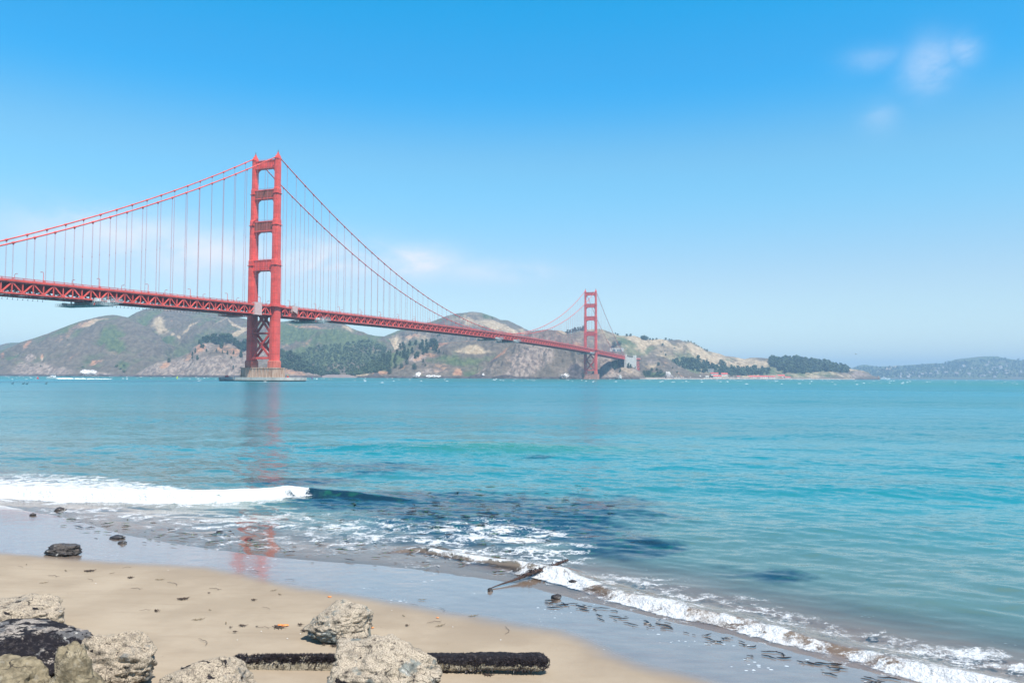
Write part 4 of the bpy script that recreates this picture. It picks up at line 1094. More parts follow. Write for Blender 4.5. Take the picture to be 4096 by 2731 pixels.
pr.loft([ribbed(20.4, 8.8, -3), ribbed(19.9, 8.3, 12.2), ribbed(20.3, 8.7, 12.3), ribbed(20.3, 8.7, 13.4)])
for i in range(26):
    x = -20 + 40 * i / 25
    pr.beam((x, -8.4, 13.4), (x, -8.4, 14.7), 0.14)
pr.beam((-20, -8.4, 14.7), (20, -8.4, 14.7), 0.14)
po = pr.build("pier", PIERM, bridge); po['label'] = "brown streaked concrete pier under the near tower"
fn = MB()
ell = lambda a, b, z, k=20: [(a * math.copysign(abs(math.cos(u)) ** 0.62, math.cos(u)), b * math.copysign(abs(math.sin(u)) ** 0.62, math.sin(u)), z) for u in np.linspace(0, 2 * math.pi, k, endpoint=False)]
fn.loft([ell(44.5, 23.0, -4), ell(44.5, 23.0, 0.9), ell(45.4, 23.6, 1.0), ell(45.4, 23.6, 3.9)])
FEND, t = new_mat("fender_concrete")
tc = t.n('ShaderNodeTexCoord').outputs['Object']
z_ = t.n('ShaderNodeSeparateXYZ', {}, i0=tc).outputs[2]
sn = t.noise(t.mapv(tc, (0.2, 0.2, 0.1)), 1.0, 6, 0.65)
c_ = t.mix(t.ss(sn, 0.4, 0.7), C4(0.50, 0.47, 0.42), C4(0.34, 0.30, 0.26))
c_ = t.mix(t.ss(z_, 0.7, 1.3), C4(0.09, 0.075, 0.06), c_)
finish(t, t.n('ShaderNodeBsdfPrincipled', {}, Base_Color=c_, Roughness=0.9).outputs[0])
fo = fn.build("fender_wall", FEND, bridge)
pr = MB()
pr.loft([ribbed(20.4, 9.6, -3), ribbed(20.0, 9.2, 12.4), ribbed(20.4, 9.6, 12.5), ribbed(20.4, 9.6, 13.4)])
po = pr.build("pier", plain("red_ochre_pier_concrete", (0.50, 0.25, 0.19), 0.9, 0.2, 0.2), bridge); po.location = (0, MAIN, 0)
po['label'] = "pinkish concrete pier under the far tower"

# deck
N0, N1 = -SIDE, MAIN + SIDE
rng_n = [N0 + 7.62 * i for i in range(int((N1 - N0) / 7.62) + 1)]
cross = {}
dk = MB()
rings = []
for n in rng_n[::2] + [N1]:
    z = rail_z(n)
    rings.append([(-14.4, n, z - 2.55), (14.4, n, z - 2.55), (14.4, n, z - 1.25), (12.2, n, z - 1.25), (12.2, n, z - 1.55), (-12.2, n, z - 1.55), (-12.2, n, z - 1.25), (-14.4, n, z - 1.25)])
dk.loft(rings)
dk.build("roadway", ASPHALT, bridge)
for sx in (-1, 1):
    r = MB(); x = sx * 14.55
    for i in range(len(rng_n) - 1):
        a, b = rng_n[i], rng_n[i + 1]
        za, zb = rail_z(a), rail_z(b)
        r.beam((x, a, za), (x, b, zb), 0.26, 0.22)
        r.beam((x, a, za - 1.25), (x, b, zb - 1.25), 0.2, 0.16)
        r.beam((x, a, za - 2.0), (x, b, zb - 2.0), 0.34, 1.25)
        r.beam((x, a, za - 1.7), (x, a, za + 0.12), 0.34)
        # the pickets read as thin uprights
        kp = 15 if -SIDE <= a < 300 else 6
        for q_ in range(1, kp):
            u = q_ / kp
            zz = za + (zb - za) * u
            r.add([(x, a + 7.62 * u - 0.11, zz - 1.2), (x, a + 7.62 * u + 0.11, zz - 1.2), (x, a + 7.62 * u + 0.11, zz - 0.1), (x, a + 7.62 * u - 0.11, zz - 0.1)], [(0, 1, 2, 3)])
    ro = r.build("railing", ORANGE, bridge)
    # stiffening truss
    s = MB(); x = sx * EW
    for i, n in enumerate(rng_n):
        zt, zb = rail_z(n) - 2.95, rail_z(n) - 10.3
        kk = round(n / SP * 2)
        s.beam((x, n, zt), (x, n, zb), 0.6, 0.62)
        if i + 1 < len(rng_n):
            n2 = rng_n[i + 1]; zt2, zb2 = rail_z(n2) - 2.95, rail_z(n2) - 10.3
            s.beam((x, n, zt), (x, n2, zt2), 0.8, 0.75)
            s.beam((x, n, zb), (x, n2, zb2), 0.85, 0.95)
            if kk % 2 == 0: s.beam((x + 0.02, n, zt), (x + 0.02, n2, zb2), 0.66, 0.92)
            else: s.beam((x + 0.02, n, zb), (x + 0.02, n2, zt2), 0.66, 0.92)
        # gussets
        if kk % 2 == 0:
            s.box(x - 0.46, x + 0.46, n - 1.1, n + 1.1, zt - 1.0, zt + 0.3)
        else:
            s.box(x - 0.46, x + 0.46, n - 1.2, n + 1.2, zb - 0.35, zb + 0.9)
    s.build("stiffening_truss", ORANGE, bridge)
fb_ = MB()
for n in rng_n:
    z = rail_z(n)
    fb_.beam((-13.2, n, z - 4.6), (13.2, n, z - 4.6), 0.5, 3.6)
    fb_.beam((-13.2, n, z - 10.3), (13.2, n, z - 10.3), 0.5, 0.7)
    for q_ in (-1, 1):
        fb_.beam((q_ * 13.2, n, z - 10.1), (0, n, z - 6.2), 0.36, 0.4)
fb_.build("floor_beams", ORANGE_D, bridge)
st_ = MB()
for e_ in (-9, -4.5, 0, 4.5, 9):
    for i in range(0, len(rng_n) - 2, 2):
        a, b = rng_n[i], rng_n[i + 2]
        st_.beam((e_, a, rail_z(a) - 3.1), (e_, b, rail_z(b) - 3.1), 0.4, 1.0)
for i in range(len(rng_n) - 1):
    a, b = rng_n[i], rng_n[i + 1]
    sg = 1 if i % 2 else -1
    for q_ in (-1, 1):
        st_.beam((q_ * 13.2, a if sg > 0 else b, rail_z(a) - 10.55), (0, b if sg > 0 else a, rail_z(b) - 10.55), 0.55, 0.55)
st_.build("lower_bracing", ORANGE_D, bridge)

# main cables with their bands
for sx in (-1, 1):
    c = MB(); x = sx * EW
    ns = [N0 + 7.62 * i for i in range(46)] + [7.62 * i for i in range(169)] + [MAIN + 7.62 * i for i in range(46)]
    ns = sorted(set(round(v, 3) for v in ns))
    c.tube([(x, n, cable_z(n)) for n in ns], 0.50, 8)
    k = 0
    for n in [SP * j for j in range(-22, 107)]:
        if abs(n) < 1 or abs(n - MAIN) < 1: continue
        z = cable_z(n); dz = (cable_z(n + 1) - z)
        dn = 0.9 / math.hypot(1, dz)
        c.tube([(x, n - dn, z - dz * dn), (x, n + dn, z + dz * dn)], 0.72, 8)
        c.box(x - 0.3, x + 0.3, n - 0.45, n + 0.45, z - 1.4, z - 0.5)
    # handlines over the cable
    co = c.build("main_cable", ORANGE, bridge)

# suspenders: the hundred that show largest as parts, the rest as one
sus = []
for sx in (-1, 1):
    for j in range(-22, 107):
        n = SP * j
        if abs(n) < 8 or abs(n - MAIN) < 8: continue
        z0, z1 = rail_z(n) - 3.0, cable_z(n) - 1.2
        if z1 - z0 < 1.0: continue
        p = B(sx * EW, n, 100)
        sus.append(((z1 - z0) / p.y if p.x / p.y > -0.75 else 0, sx, n, z0, z1))
sus.sort(reverse=True)


def rope_pair(mb, x, n, z0, z1):
    r_ = 0.075 if n < 500 else 0.095
    for dn in (-0.24, 0.24):
        mb.tube([(x, n + dn, z0), (x, n + dn, z1)], r_, 5, False)
    zz = z0 + (z1 - z0) * 0.5
    if z1 - z0 > 45:
        mb.box(x - 0.16, x + 0.16, n - 0.4, n + 0.4, zz - 0.2, zz + 0.2)


for (k, sx, n, z0, z1) in sus[:100]:
    q = MB(); rope_pair(q, sx * EW, n, z0, z1); q.build("suspender", ROPE, bridge)
q = MB()
for (k, sx, n, z0, z1) in sus[100:]:
    rope_pair(q, sx * EW, n, z0, z1)
tag(q.build("suspenders", ROPE, bridge), kind='stuff')

# concrete pylon and steel viaduct at the far end
py = MB()
nz = MAIN + SIDE
for sx in (-1, 1):
    x = sx * 15.0
    for (a, b, z1) in ((nz + 1, nz + 7.5, 73.5), (nz + 128, nz + 150, 74.5)):
        py.loft([[(x - 3.4, a, 22), (x + 3.4, a, 22), (x + 3.4, b, 22), (x - 3.4, b, 22)], [(x - 3.4, a, z1 - 12), (x + 3.4, a, z1 - 12), (x + 3.4, b, z1 - 12), (x - 3.4, b, z1 - 12)], [(x - 2.8, a + 0.5, z1), (x + 2.8, a + 0.5, z1), (x + 2.8, b - 0.5, z1), (x - 2.8, b - 0.5, z1)]])
    py.box(x - 2.6, x + 2.6, nz + 7.5, nz + 128, 24, 65.5)
    py.box(x - 3.1, x + 3.1, nz + 88, nz + 127.9, 24, 46)
    py.box(x - 2.9, x + 2.9, nz + 7.6, nz + 30, 64.5, 66.6)
po = py.build("pylon", CONC_W, bridge); po['label'] = "pale concrete pylon where the cables come down at the far end"
py.build  # noqa
vd = MB()
vd.box(-13.5, 13.5, nz + 150, nz + 238, 63.0, 66.6)
vd.cur = 1
vd.box(-13.6, 13.6, nz + 150, nz + 242, 66.6, 67.4)
vd.cur = 0
for sx in (-1, 1):
    for yy in (nz + 200, nz + 232):
        vd.beam((sx * 10.5, yy, 14), (sx * 9.5, yy, 63), 1.4)
    for j in range(4):
        z0, z1 = 16 + 11.5 * j, 27.5 + 11.5 * j
        vd.beam((sx * 10.2, nz + 200, z0), (sx * 10.2, nz + 232, z1), 0.7); vd.beam((sx * 10.24, nz + 232, z0), (sx * 10.24, nz + 200, z1), 0.7)
        vd.beam((-10.2, nz + 200, z0), (10.2, nz + 200, z1), 0.6) if sx < 0 else vd.beam((10.2, nz + 200.05, z0), (-10.2, nz + 200.05, z1), 0.6)
vd.build("viaduct", [ORANGE, CONC_W], bridge)
# deck between the pylons
md = MB(); md.box(-11.6, 11.6, nz, nz + 150, 66.2, 68.0); md.build("pylon_deck", ASPHALT, bridge)

# ------------------------------------------------------------------ lamp posts on the deck
def lamp_post(e, n, out):
    z = rail_z(n) - 1.25
    p = B(e, n, z)
    o = empty("lamp_post", p, -YAW)
    s = MB()
    s.tube([(0, 0, 0), (0, 0, 0.9), (0, 0, 0.95), (0, 0, 6.3)], [0.34, 0.34, 0.24, 0.18], 6)
    arc = [(out * (0.9 - 0.9 * math.cos(u)), 0, 6.3 + 0.9 * math.sin(u)) for u in np.linspace(0, math.pi / 2, 6)]
    s.tube(arc + [(out * 2.0, 0, 7.22)], 0.16, 6)
    s.build("pole", ORANGE_D, o)
    h = MB(); h.loft([[(out * 1.8 + x * 0.28, y * 0.2, zz) for (x, y) in ((-1, -1), (1, -1), (1, 1), (-1, 1))] for zz in (7.05, 7.4)]); h.box(min(out * 1.85, out * 2.9), max(out * 1.85, out * 2.9), -0.24, 0.24, 7.06, 7.34)
    h.build("lamp_head", ORANGE_D, o)
    return o


ORD = ["first", "second", "third", "fourth", "fifth", "sixth", "seventh", "eighth", "ninth", "tenth"]
LN0 = -252.0
near_l, near_r = [], []
for side, e in (("near", 14.0), ("far", -14.0)):
    ls = [LN0 + 45.72 * i for i in range(-1, 42)]
    left = sorted([v for v in ls if v < -10], reverse=True); right = sorted([v for v in ls if v > 10])
    for nm, arr in (("left", left), ("right", right)):
        i = 0
        for v in arr:
            if abs(v - MAIN) < 12 or v > nz: continue
            if nm == "left" and side == "near" and False: continue
            o = lamp_post(e, v, -1 if side == "near" else 1)
            where = "near" if side == "near" else "far"
            if i < 6 if nm == "left" else i < 8:
                tag(o, f"lamp post on the deck's {where} edge, {ORD[i]} {'left' if nm == 'left' else 'right'} of the near tower", "lamp post", "lamp posts along the bridge deck")
            elif nm == "right":
                tag(o, f"tiny distant lamp post on the deck's {where} edge along the main span", "lamp post", f"distant lamp posts on the {where} edge of the deck")
            else:
                tag(o, f"lamp post on the deck's {where} edge at the left end of the bridge", "lamp post", "lamp posts along the bridge deck")
            i += 1

# ------------------------------------------------------------------ travelling maintenance platforms under the deck
def lattice(mb, a, b, hgt, k, t_=0.16):
    a, b = Vector(a), Vector(b); up = Vector((0, 0, hgt))
    mb.beam(a, b, t_ * 1.3); mb.beam(a + up, b + up, t_ * 1.3)
    for i in range(k):
        p, q = a.lerp(b, i / k), a.lerp(b, (i + 1) / k)
        mb.beam(p, p + up, t_); mb.beam(p + up, q, t_)
    mb.beam(b, b + up, t_)


def platform(n, label, lift=0.0, ext=20.0):
    z = rail_z(n) - 10.9
    o = empty("maintenance_platform", B(0, n, z), -YAW)
    tag(o, label, "work platform", "maintenance platforms hung under the bridge deck")
    lo = MB(); zb = -3.5
    for y in (-6, -2, 2, 6):
        lattice(lo, (-ext, y, zb), (ext, y, zb), 1.7, 22)
    for i in range(23):
        x = -ext + 2 * ext * i / 22
        lo.beam((x, -6, zb), (x, 6, zb), 0.14); lo.beam((x, -6, zb + 1.7), (x, 6, zb + 1.7), 0.14)
    lo.build("lattice_deck", GREYM, o)
    fl = MB(); fl.box(-ext * 0.92, ext * 0.8, -5.8, 5.8, zb + 0.2, zb + 0.3); fl.build("floor_panel", GREYD, o)
    up = MB()
    for y in (-7.5, 0.5, 7.5):
        lattice(up, (14.6, y, -1.9), (ext + 2.5, y, -1.0), 2.6, 6, 0.16)
    for y in (-7.5, 7.5):
        lattice(up, (ext - 3.5, y, -1.6), (ext - 3.5, y + 0.01, -1.5), 1.5, 1)
    for i in range(9):
        up.beam((ext + 1.5, -7.5 + 15 * i / 8, -1.3), (ext + 1.5, -7.5 + 15 * i / 8, 2.6), 0.12)
    up.beam((ext + 1.5, -7.5, 2.6), (ext + 1.5, 7.5, 2.6), 0.14); up.beam((ext + 1.5, -7.5, 1.4), (ext + 1.5, 7.5, 1.4), 0.12)
    up.build("side_gallery", GREYM, o)
    hg = MB()
    for x in (-11, 11):
        for y in (-4, 4):
            hg.beam((x, y, -3.4), (x, y, 0.3), 0.6)
    hg.cur = 1
    hg.beam((14.9, -6.2, zb - 0.1), (14.9, -6.2, -1.5), 0.7)
    hg.build("hanger", [GREYD, ORANGE], o)
    for q_ in ((-9, -4.5, -3, 3, -2.4, -0.4), (0.5, 3.5, -3, 3, -2.4, -0.4), (-ext + 2, -ext + 4.2, -2, 1, -2.4, -0.5)):
        cb = MB(); cb.box(*q_); cb.build("machinery_cabin", GREYD, o)
    for q_ in ((15.0, 17.6, -6.6, -3.2, -0.6, 1.6), (15.0, 16.6, 4.6, 5.8, -0.6, 1.5)):
        wb = MB(); wb.box(*q_); wb.build("water_tank", WHITE, o)
    return o


for n, lab in ((-205.0, "grey lattice work platform under the left side span with white tanks"), (73.5, "grey lattice work platform under the deck just right of the near tower"), (595.0, "grey work platform under the middle of the main span, left of a pair"), (683.0, "grey work platform under the middle of the main span, right of a pair"), (1226.0, "faint grey work platform under the deck beside the far tower")):
    platform(n, lab, 0.0, 25.0 if n < 0 else 22.0)
dp = MB()
o = empty("stored_platform", B(0, -36, rail_z(-36) - 10.9), -YAW)
tag(o, "dark maroon work platform tucked under the deck left of the near tower", "work platform", "maintenance platforms hung under the bridge deck")
for y in (-14, -8, -2, 4):
    lattice(dp, (-13, y, -2.6), (10, y, -2.6), 1.8, 12, 0.22)
dp.box(-13, 10, -14, 4, -2.75, -2.62)
dp.build("lattice_deck", ORANGE_D, o)
hg = MB(); [hg.beam((x, y, -0.9), (x, y, 0.3), 0.5) for x in (-9, 7) for y in (-12, 2)]; hg.build("hanger", GREYD, o)

# short hooks hanging in a row below the left side span
hk = MB(); hk.beam((0, 0, 0), (0, -0.3, -1.3), 0.13); hk.tube([(0, -0.3, -1.3), (0, -0.3, -1.8)], [0.18, 0.42], 6)
proto = None
for i in range(60):
    n = -300 + 3.81 * i
    if -228 < n < -182: continue
    for e_ in (-12.0,):
        if proto is None:
            proto = hk.build("hanging_hook", BLACK, bridge); h_ = proto
        else:
            h_ = proto.copy(); col.objects.link(h_); h_.parent = bridge
        h_.location = (e_, n, rail_z(n) - 10.7)

# scaffold wraps on the truss beside the near tower
def wrap(n0, n1, label, torn):
    nm = (n0 + n1) / 2
    o = empty("scaffold_wrap", B(EW, nm, rail_z(nm) - 11.4), -YAW)
    tag(o, label, "scaffold", "sheeted scaffolds on the truss beside the near tower")
    hl = (n1 - n0) / 2; s = MB(); x0, x1 = -1.4, 2.2; zt = 11.8
    g = lambda x, y, z: (x + 0.12 * math.sin(y * 2.1 + z * 1.3), y + 0.1 * math.sin(z * 1.7), z)
    k = 12
    def sheet(p, q, zlo):
        rows = []
        for a in range(9):
            u = a / 8
            rows.append([g(p[0] + (q[0] - p[0]) * b / k, p[1] + (q[1] - p[1]) * b / k, zlo(b / k) + (zt - zlo(b / k)) * u) for b in range(k + 1)])
        vs = [v for r in rows for v in r]
        vs2 = [(v[0] - 0.06, v[1] + 0.03, v[2]) for v in vs]
        fs = [(i * (k + 1) + j, i * (k + 1) + j + 1, (i + 1) * (k + 1) + j + 1, (i + 1) * (k + 1) + j) for i in range(8) for j in range(k)]
        s.add(vs, fs, True); s.add(vs2, [f[::-1] for f in fs], True)
    low = (lambda u: 6.6 - 2.6 * u) if torn else (lambda u: -0.2)
    sheet((x1, -hl), (x1, hl), low); sheet((x0, -hl), (x1, -hl), low); sheet((x1, hl), (x0, hl), low); sheet((x0, hl), (x0, -hl), low)
    s.build("sheeting", TARP, o)
    f = MB()
    for x in (x0 + 0.15, x1 - 0.2):
        for y in np.linspace(-hl + 0.1, hl - 0.1, 5):
            f.beam((x, y, -0.6), (x, y, zt + 0.7), 0.14)
        for z in np.linspace(0, zt, 7):
            f.beam((x, -hl, z), (x, hl, z), 0.12)
    for z in (0.1, 2.4, 4.8, 7.2, 9.6):
        f.box(x0 + 0.3, x1 - 0.35, -hl + 0.2, hl - 0.2, z - 0.06, z + 0.06)
    f.build("frame", STRUT_RUST, o)


wrap(-33.0, -23.0, "pinkish white sheeted scaffold box on the truss left of the near tower leg", False)
wrap(25.0, 33.5, "half sheeted scaffold with bare lower frame on the truss right of the near tower", True)

# ------------------------------------------------------------------ boulders, log and wrack on the beach
import bmesh


def ico(sub):
    bm = bmesh.new(); bmesh.ops.create_icosphere(bm, subdivisions=sub, radius=1.0)
    V = np.array([v.co[:] for v in bm.verts]); Fq = np.array([[v.index for v in f.verts] for f in bm.faces]); bm.free()
    return V, Fq


ICO = {}


def rock_material(name, stone, crust, crust2, mus_k, olive=0.0, wetness=0.0):
    m, t = new_mat(name)
    tc = t.n('ShaderNodeTexCoord').outputs['Object']
    geo = t.n('ShaderNodeNewGeometry')
    nz_ = t.n('ShaderNodeSeparateXYZ', {}, i0=geo.outputs['Normal']).outputs[2]
    n1 = t.noise(tc, 2.6, 9, 0.62); n2 = t.noise(tc, 16.0, 7, 0.7); n3 = t.noise(tc, 6.0, 8, 0.66)
    vo = t.n('ShaderNodeTexVoronoi', {'feature': 'F1'}, Vector=tc, Scale=64.0)
    vd = vo.outputs['Distance']; vc = vo.outputs['Color']
    sc = t.mix(t.ss(n3, 0.38, 0.62), C4(*[k * 0.6 for k in stone]), C4(*[k * 1.35 for k in stone]))
    sc = t.mix(t.math('MULTIPLY', t.ss(t.noise(tc, 9.0, 4), 0.60, 0.66), 0.6 if not olive else 0.12), sc, C4(0.55, 0.53, 0.48))
    cr = t.mix(t.n('ShaderNodeSeparateXYZ', {}, i0=vc).outputs[0], C4(*crust), C4(*crust2))
    cr = t.mix(t.ss(vd, 0.45, 0.85, 0, 0.8), cr, C4(*[k * 0.25 for k in crust]))
    cr = t.mix(t.ss(t.noise(tc, 3.5, 7, 0.7), 0.50, 0.66, 0, 0.75), cr, C4(*[k * 0.45 for k in crust2]))
    cr = t.mix(t.ss(n2, 0.54, 0.66, 0, 0.8), cr, C4(0.085, 0.070, 0.060))
    cr = t.mix(t.ss(t.noise(tc, 7.0, 6, 0.7), 0.60, 0.68, 0, 0.85), cr, C4(0.020, 0.017, 0.018))
    cov = t.ss(t.math('ADD', t.attr('crust'), t.math('MULTIPLY', t.math('SUBTRACT', n1, 0.5), 2.2)), 0.42, 0.62)
    c = t.mix(cov, sc, cr)
    mu = t.ss(t.math('ADD', t.attr('mussel'), t.math('MULTIPLY', t.math('SUBTRACT', n3, 0.5), mus_k)), 0.60, 0.68)
    mc = t.mix(t.ss(n2, 0.5, 0.72), C4(0.014, 0.012, 0.016), C4(0.10, 0.085, 0.085))
    c = t.mix(mu, c, mc)
    wv = t.n('ShaderNodeVectorMath', {'operation': 'ADD'}, i0=tc, i1=t.n('ShaderNodeVectorMath', {'operation': 'SCALE'}, i0=t.n('ShaderNodeTexNoise', {}, Vector=tc, Scale=3.0, Detail=6.0).outputs[1], Scale=0.55).outputs[0]).outputs[0]
    crk = t.n('ShaderNodeTexVoronoi', {'feature': 'DISTANCE_TO_EDGE'}, Vector=wv, Scale=2.6).outputs['Distance']
    crm = t.math('MULTIPLY', t.math('SUBTRACT', 1.0, t.ss(crk, 0.006, 0.035)), t.ss(t.noise(tc, 2.0, 3), 0.44, 0.56))
    c = t.mix(t.math('MULTIPLY', crm, 0.9), c, C4(0.03, 0.025, 0.022))
    hgt = t.math('ADD', t.math('ADD', t.math('MULTIPLY', n2, 0.8), t.math('MULTIPLY', n3, 2.4)), t.math('ADD', t.math('MULTIPLY', t.math('MULTIPLY', vd, cov), -0.5), t.math('MULTIPLY', t.math('MULTIPLY', t.noise(tc, 60.0, 3), mu), 1.4)))
    bp = t.n('ShaderNodeBump', {}, Strength=0.9, Distance=0.03, Height=hgt)
    b = t.n('ShaderNodeBsdfPrincipled', {}, Base_Color=c, Roughness=0.85 - 0.5 * wetness, Specular_IOR_Level=0.25 + 0.3 * wetness, Normal=bp.outputs[0])
    finish(t, b.outputs[0])
    return m


RK_TAN = rock_material("barnacle_rock", (0.17, 0.163, 0.145), (0.58, 0.480, 0.355), (0.38, 0.315, 0.24), 1.5)
RK_DARK = rock_material("mussel_rock", (0.15, 0.145, 0.145), (0.50, 0.43, 0.36), (0.33, 0.29, 0.26), 1.8)
RK_OLIVE = rock_material("olive_rock", (0.215, 0.178, 0.115), (0.46, 0.39, 0.27), (0.30, 0.25, 0.17), 1.0, 0.15)
RK_GREEN = rock_material("grey_green_rock", (0.18, 0.190, 0.172), (0.60, 0.505, 0.385), (0.40, 0.335, 0.255), 1.3)
RK_WET = rock_material("wet_black_rock", (0.035, 0.03, 0.03), (0.14, 0.115, 0.10), (0.07, 0.06, 0.055), 1.5, 0, 0.8)


def rock(name, base, size, seed, mat, label, cuts=10, rough=1.0, peaks=(), crust=0.5, mussel=0.1, sub=6, rz=0.0, group=None, sink=0.22, flat=None, cat="rock"):
    """base: ground point under the middle; size (w, d, h) in metres above the sand"""
    if sub not in ICO: ICO[sub] = ico(sub)
    U, Fq = ICO[sub]
    r = np.random.default_rng(seed)
    rad = np.ones(len(U))
    for k in range(cuts + 6):
        n = r.normal(size=3); n[2] = abs(n[2]) * 0.8 if k % 3 else n[2]; n /= np.linalg.norm(n)
        d = r.uniform(0.68, 0.92); c = U @ n
        lim = np.where(c > 0.05, d / np.maximum(c, 0.05), 9)
        hsoft = 0.02
        rad = -hsoft * np.log(np.exp(-rad / hsoft) + np.exp(-np.minimum(lim, 3) / hsoft))
    V = U * rad[:, None]
    for (ax, ay, az_, k, w_) in peaks:
        a = np.array([ax, ay, az_]); a = a / np.linalg.norm(a)
        V = V * (1 + k * np.exp(-((1 - U @ a) / w_) ** 2))[:, None]
    o1 = fbm(V[:, 0] * 1.3 + seed, V[:, 1] * 1.3, V[:, 2] * 1.3, 4, seed)
    o2 = fbm(V[:, 0] * 4.2 + seed, V[:, 1] * 4.2, V[:, 2] * 4.2, 5, seed + 5, ridged=True)
    o3 = fbm(V[:, 0] * 15, V[:, 1] * 15, V[:, 2] * 15, 3, seed + 9)
    o4 = fbm(V[:, 0] * 2.1 - seed, V[:, 1] * 2.1, V[:, 2] * 2.1 + seed, 3, seed + 13, ridged=True)
    V = V * (1 + rough * (0.13 * o1 - 0.13 * o4 + 0.060 * o2 + 0.024 * o3))[:, None]
    lo, hi = V.min(0), V.max(0)
    V = (V - (lo + hi) / 2) / ((hi - lo) / 2)
    w_, d_, h_ = size
    tot = h_ / (1 - sink)
    V = V * np.array([w_ / 2, d_ / 2, tot / 2])
    V[:, 2] += tot / 2 - sink * tot
    c_, s_ = math.cos(rz), math.sin(rz)
    zrel = np.clip(V[:, 2] / h_, 0, 1)
    m1 = fbm(U[:, 0] * 2, U[:, 1] * 2, U[:, 2] * 2, 3, seed + 40)
    at = {'crust': crust + 0.75 * np.minimum(zrel - 0.42, 0.25) + 0.30 * m1, 'mussel': mussel + 0.42 * sstep(o4, 0.45, 0.8) + 0.3 * fbm(U[:, 0] * 3, U[:, 1] * 3, U[:, 2] * 3, 3, seed + 41)}  # mussels grow thicker in crevices; their dark also paints in crevice shade
    if flat is not None:
        at['mussel'] = at['mussel'] + flat(U, V)
    me = np_mesh(name, V, Fq, True, at)
    o = link(name, me, mat)
    o.location = base; o.rotation_euler = (0, 0, rz)
    tag(o, label, cat, group)
    return o


def at_rock(name, x0, x1, ytop, ybase, seed, mat, label, depth=0.8, **kw):
    """the rock covers photo columns x0..x1, its top at ytop and its foot on the sand at ybase (2352-wide units)"""
    g = Sd((x0 + x1) / 2, ybase)
    dist = math.hypot(g.y, H - g.z)
    w_ = (x1 - x0) / 1780.0 * g.y * 1.0
    d_ = w_ * depth
    g2 = Vector((g.x * (1 + 0.35 * d_ / g.y), g.y + 0.35 * d_, g.z))
    # top: ray at ytop reaching the middle of the rock
    dv = ray((x0 + x1) / 2 * S, ytop * S); zt = H + dv.z / dv.y * (g2.y)
    h_ = max(0.1, zt - g.z)
    return rock(name, g2, (w_ * 1.03, d_, h_), seed, mat, label, **kw)


at_rock("boulder", -75, 150, 1374, 1476, 3, RK_TAN, "rounded tan barnacled boulder at the left edge, highest of the heap", 0.9, cuts=6, crust=0.72, mussel=0.12, rough=0.9)
at_rock("boulder", -120, 250, 1440, 1590, 8, RK_DARK, "boulder draped in black mussels under the rounded tan one", 0.75, cuts=9, crust=0.35, mussel=0.58, rough=0.9, flat=lambda U, V: 0.35 * np.exp(-((U[:, 0] - 0.25) / 0.45) ** 2 - ((U[:, 2] - 0.35) / 0.5) ** 2))
at_rock("boulder", 158, 356, 1452, 1585, 14, RK_TAN, "knobbly two-humped tan boulder, rightmost of the left heap", 0.8, cuts=9, crust=0.66, mussel=0.10, rough=1.25, peaks=((-0.62, -0.2, 0.8, 0.22, 0.10), (0.30, -0.1, 0.95, 0.22, 0.09), (0.9, -0.4, 0.3, 0.1, 0.2)))
at_rock("boulder", 98, 262, 1474, 1650, 21, RK_OLIVE, "bare olive brown pointed rock at the front of the left heap", 0.7, cuts=14, crust=0.26, mussel=-0.1, rough=0.9, peaks=((-0.05, -0.1, 1.0, 0.75, 0.10),))
at_rock("boulder", -130, 108, 1507, 1640, 25, RK_OLIVE, "smooth grey green slab in the bottom left corner", 0.8, cuts=13, crust=0.10, mussel=-0.1, rough=0.8)
at_rock("boulder", 362, 582, 1508, 1632, 33, RK_TAN, "speckled barnacled boulder cut by the bottom edge, left of the log end", 0.8, cuts=9, crust=0.70, mussel=0.14, rough=0.85)
at_rock("boulder", 702, 851, 1384, 1478, 41, RK_GREEN, "lone pale boulder with a grey green foot on open sand behind the log", 0.85, cuts=9, crust=0.62, mussel=-0.15, rough=1.1, sink=0.15)
at_rock("boulder", 836, 852, 1430, 1466, 47, RK_GREEN, "small blue grey stone leaning on the right of the lone pale boulder", 0.9, cuts=9, crust=-0.3, mussel=-0.4, sub=5)
at_rock("boulder", 758, 1016, 1460, 1618, 52, RK_GREEN, "large angular barnacled boulder in front of the middle of the log", 0.8, cuts=11, crust=0.62, mussel=0.04, rough=1.1, peaks=((0.05, 0.0, 1.0, 0.14, 0.14),), flat=lambda U, V: 0.75 * np.exp(-((U[:, 0] + 0.55) / 0.22) ** 2 - ((U[:, 2] - 0.05) / 0.28) ** 2 - ((U[:, 1] + 0.8) / 0.5) ** 2))
at_rock("rock", 104, 186, 1245, 1277, 60, RK_WET, "dark brown angular rock sitting in the shallow swash at left", 0.7, cuts=12, crust=0.45, mussel=0.1, sub=5, rough=1.3)
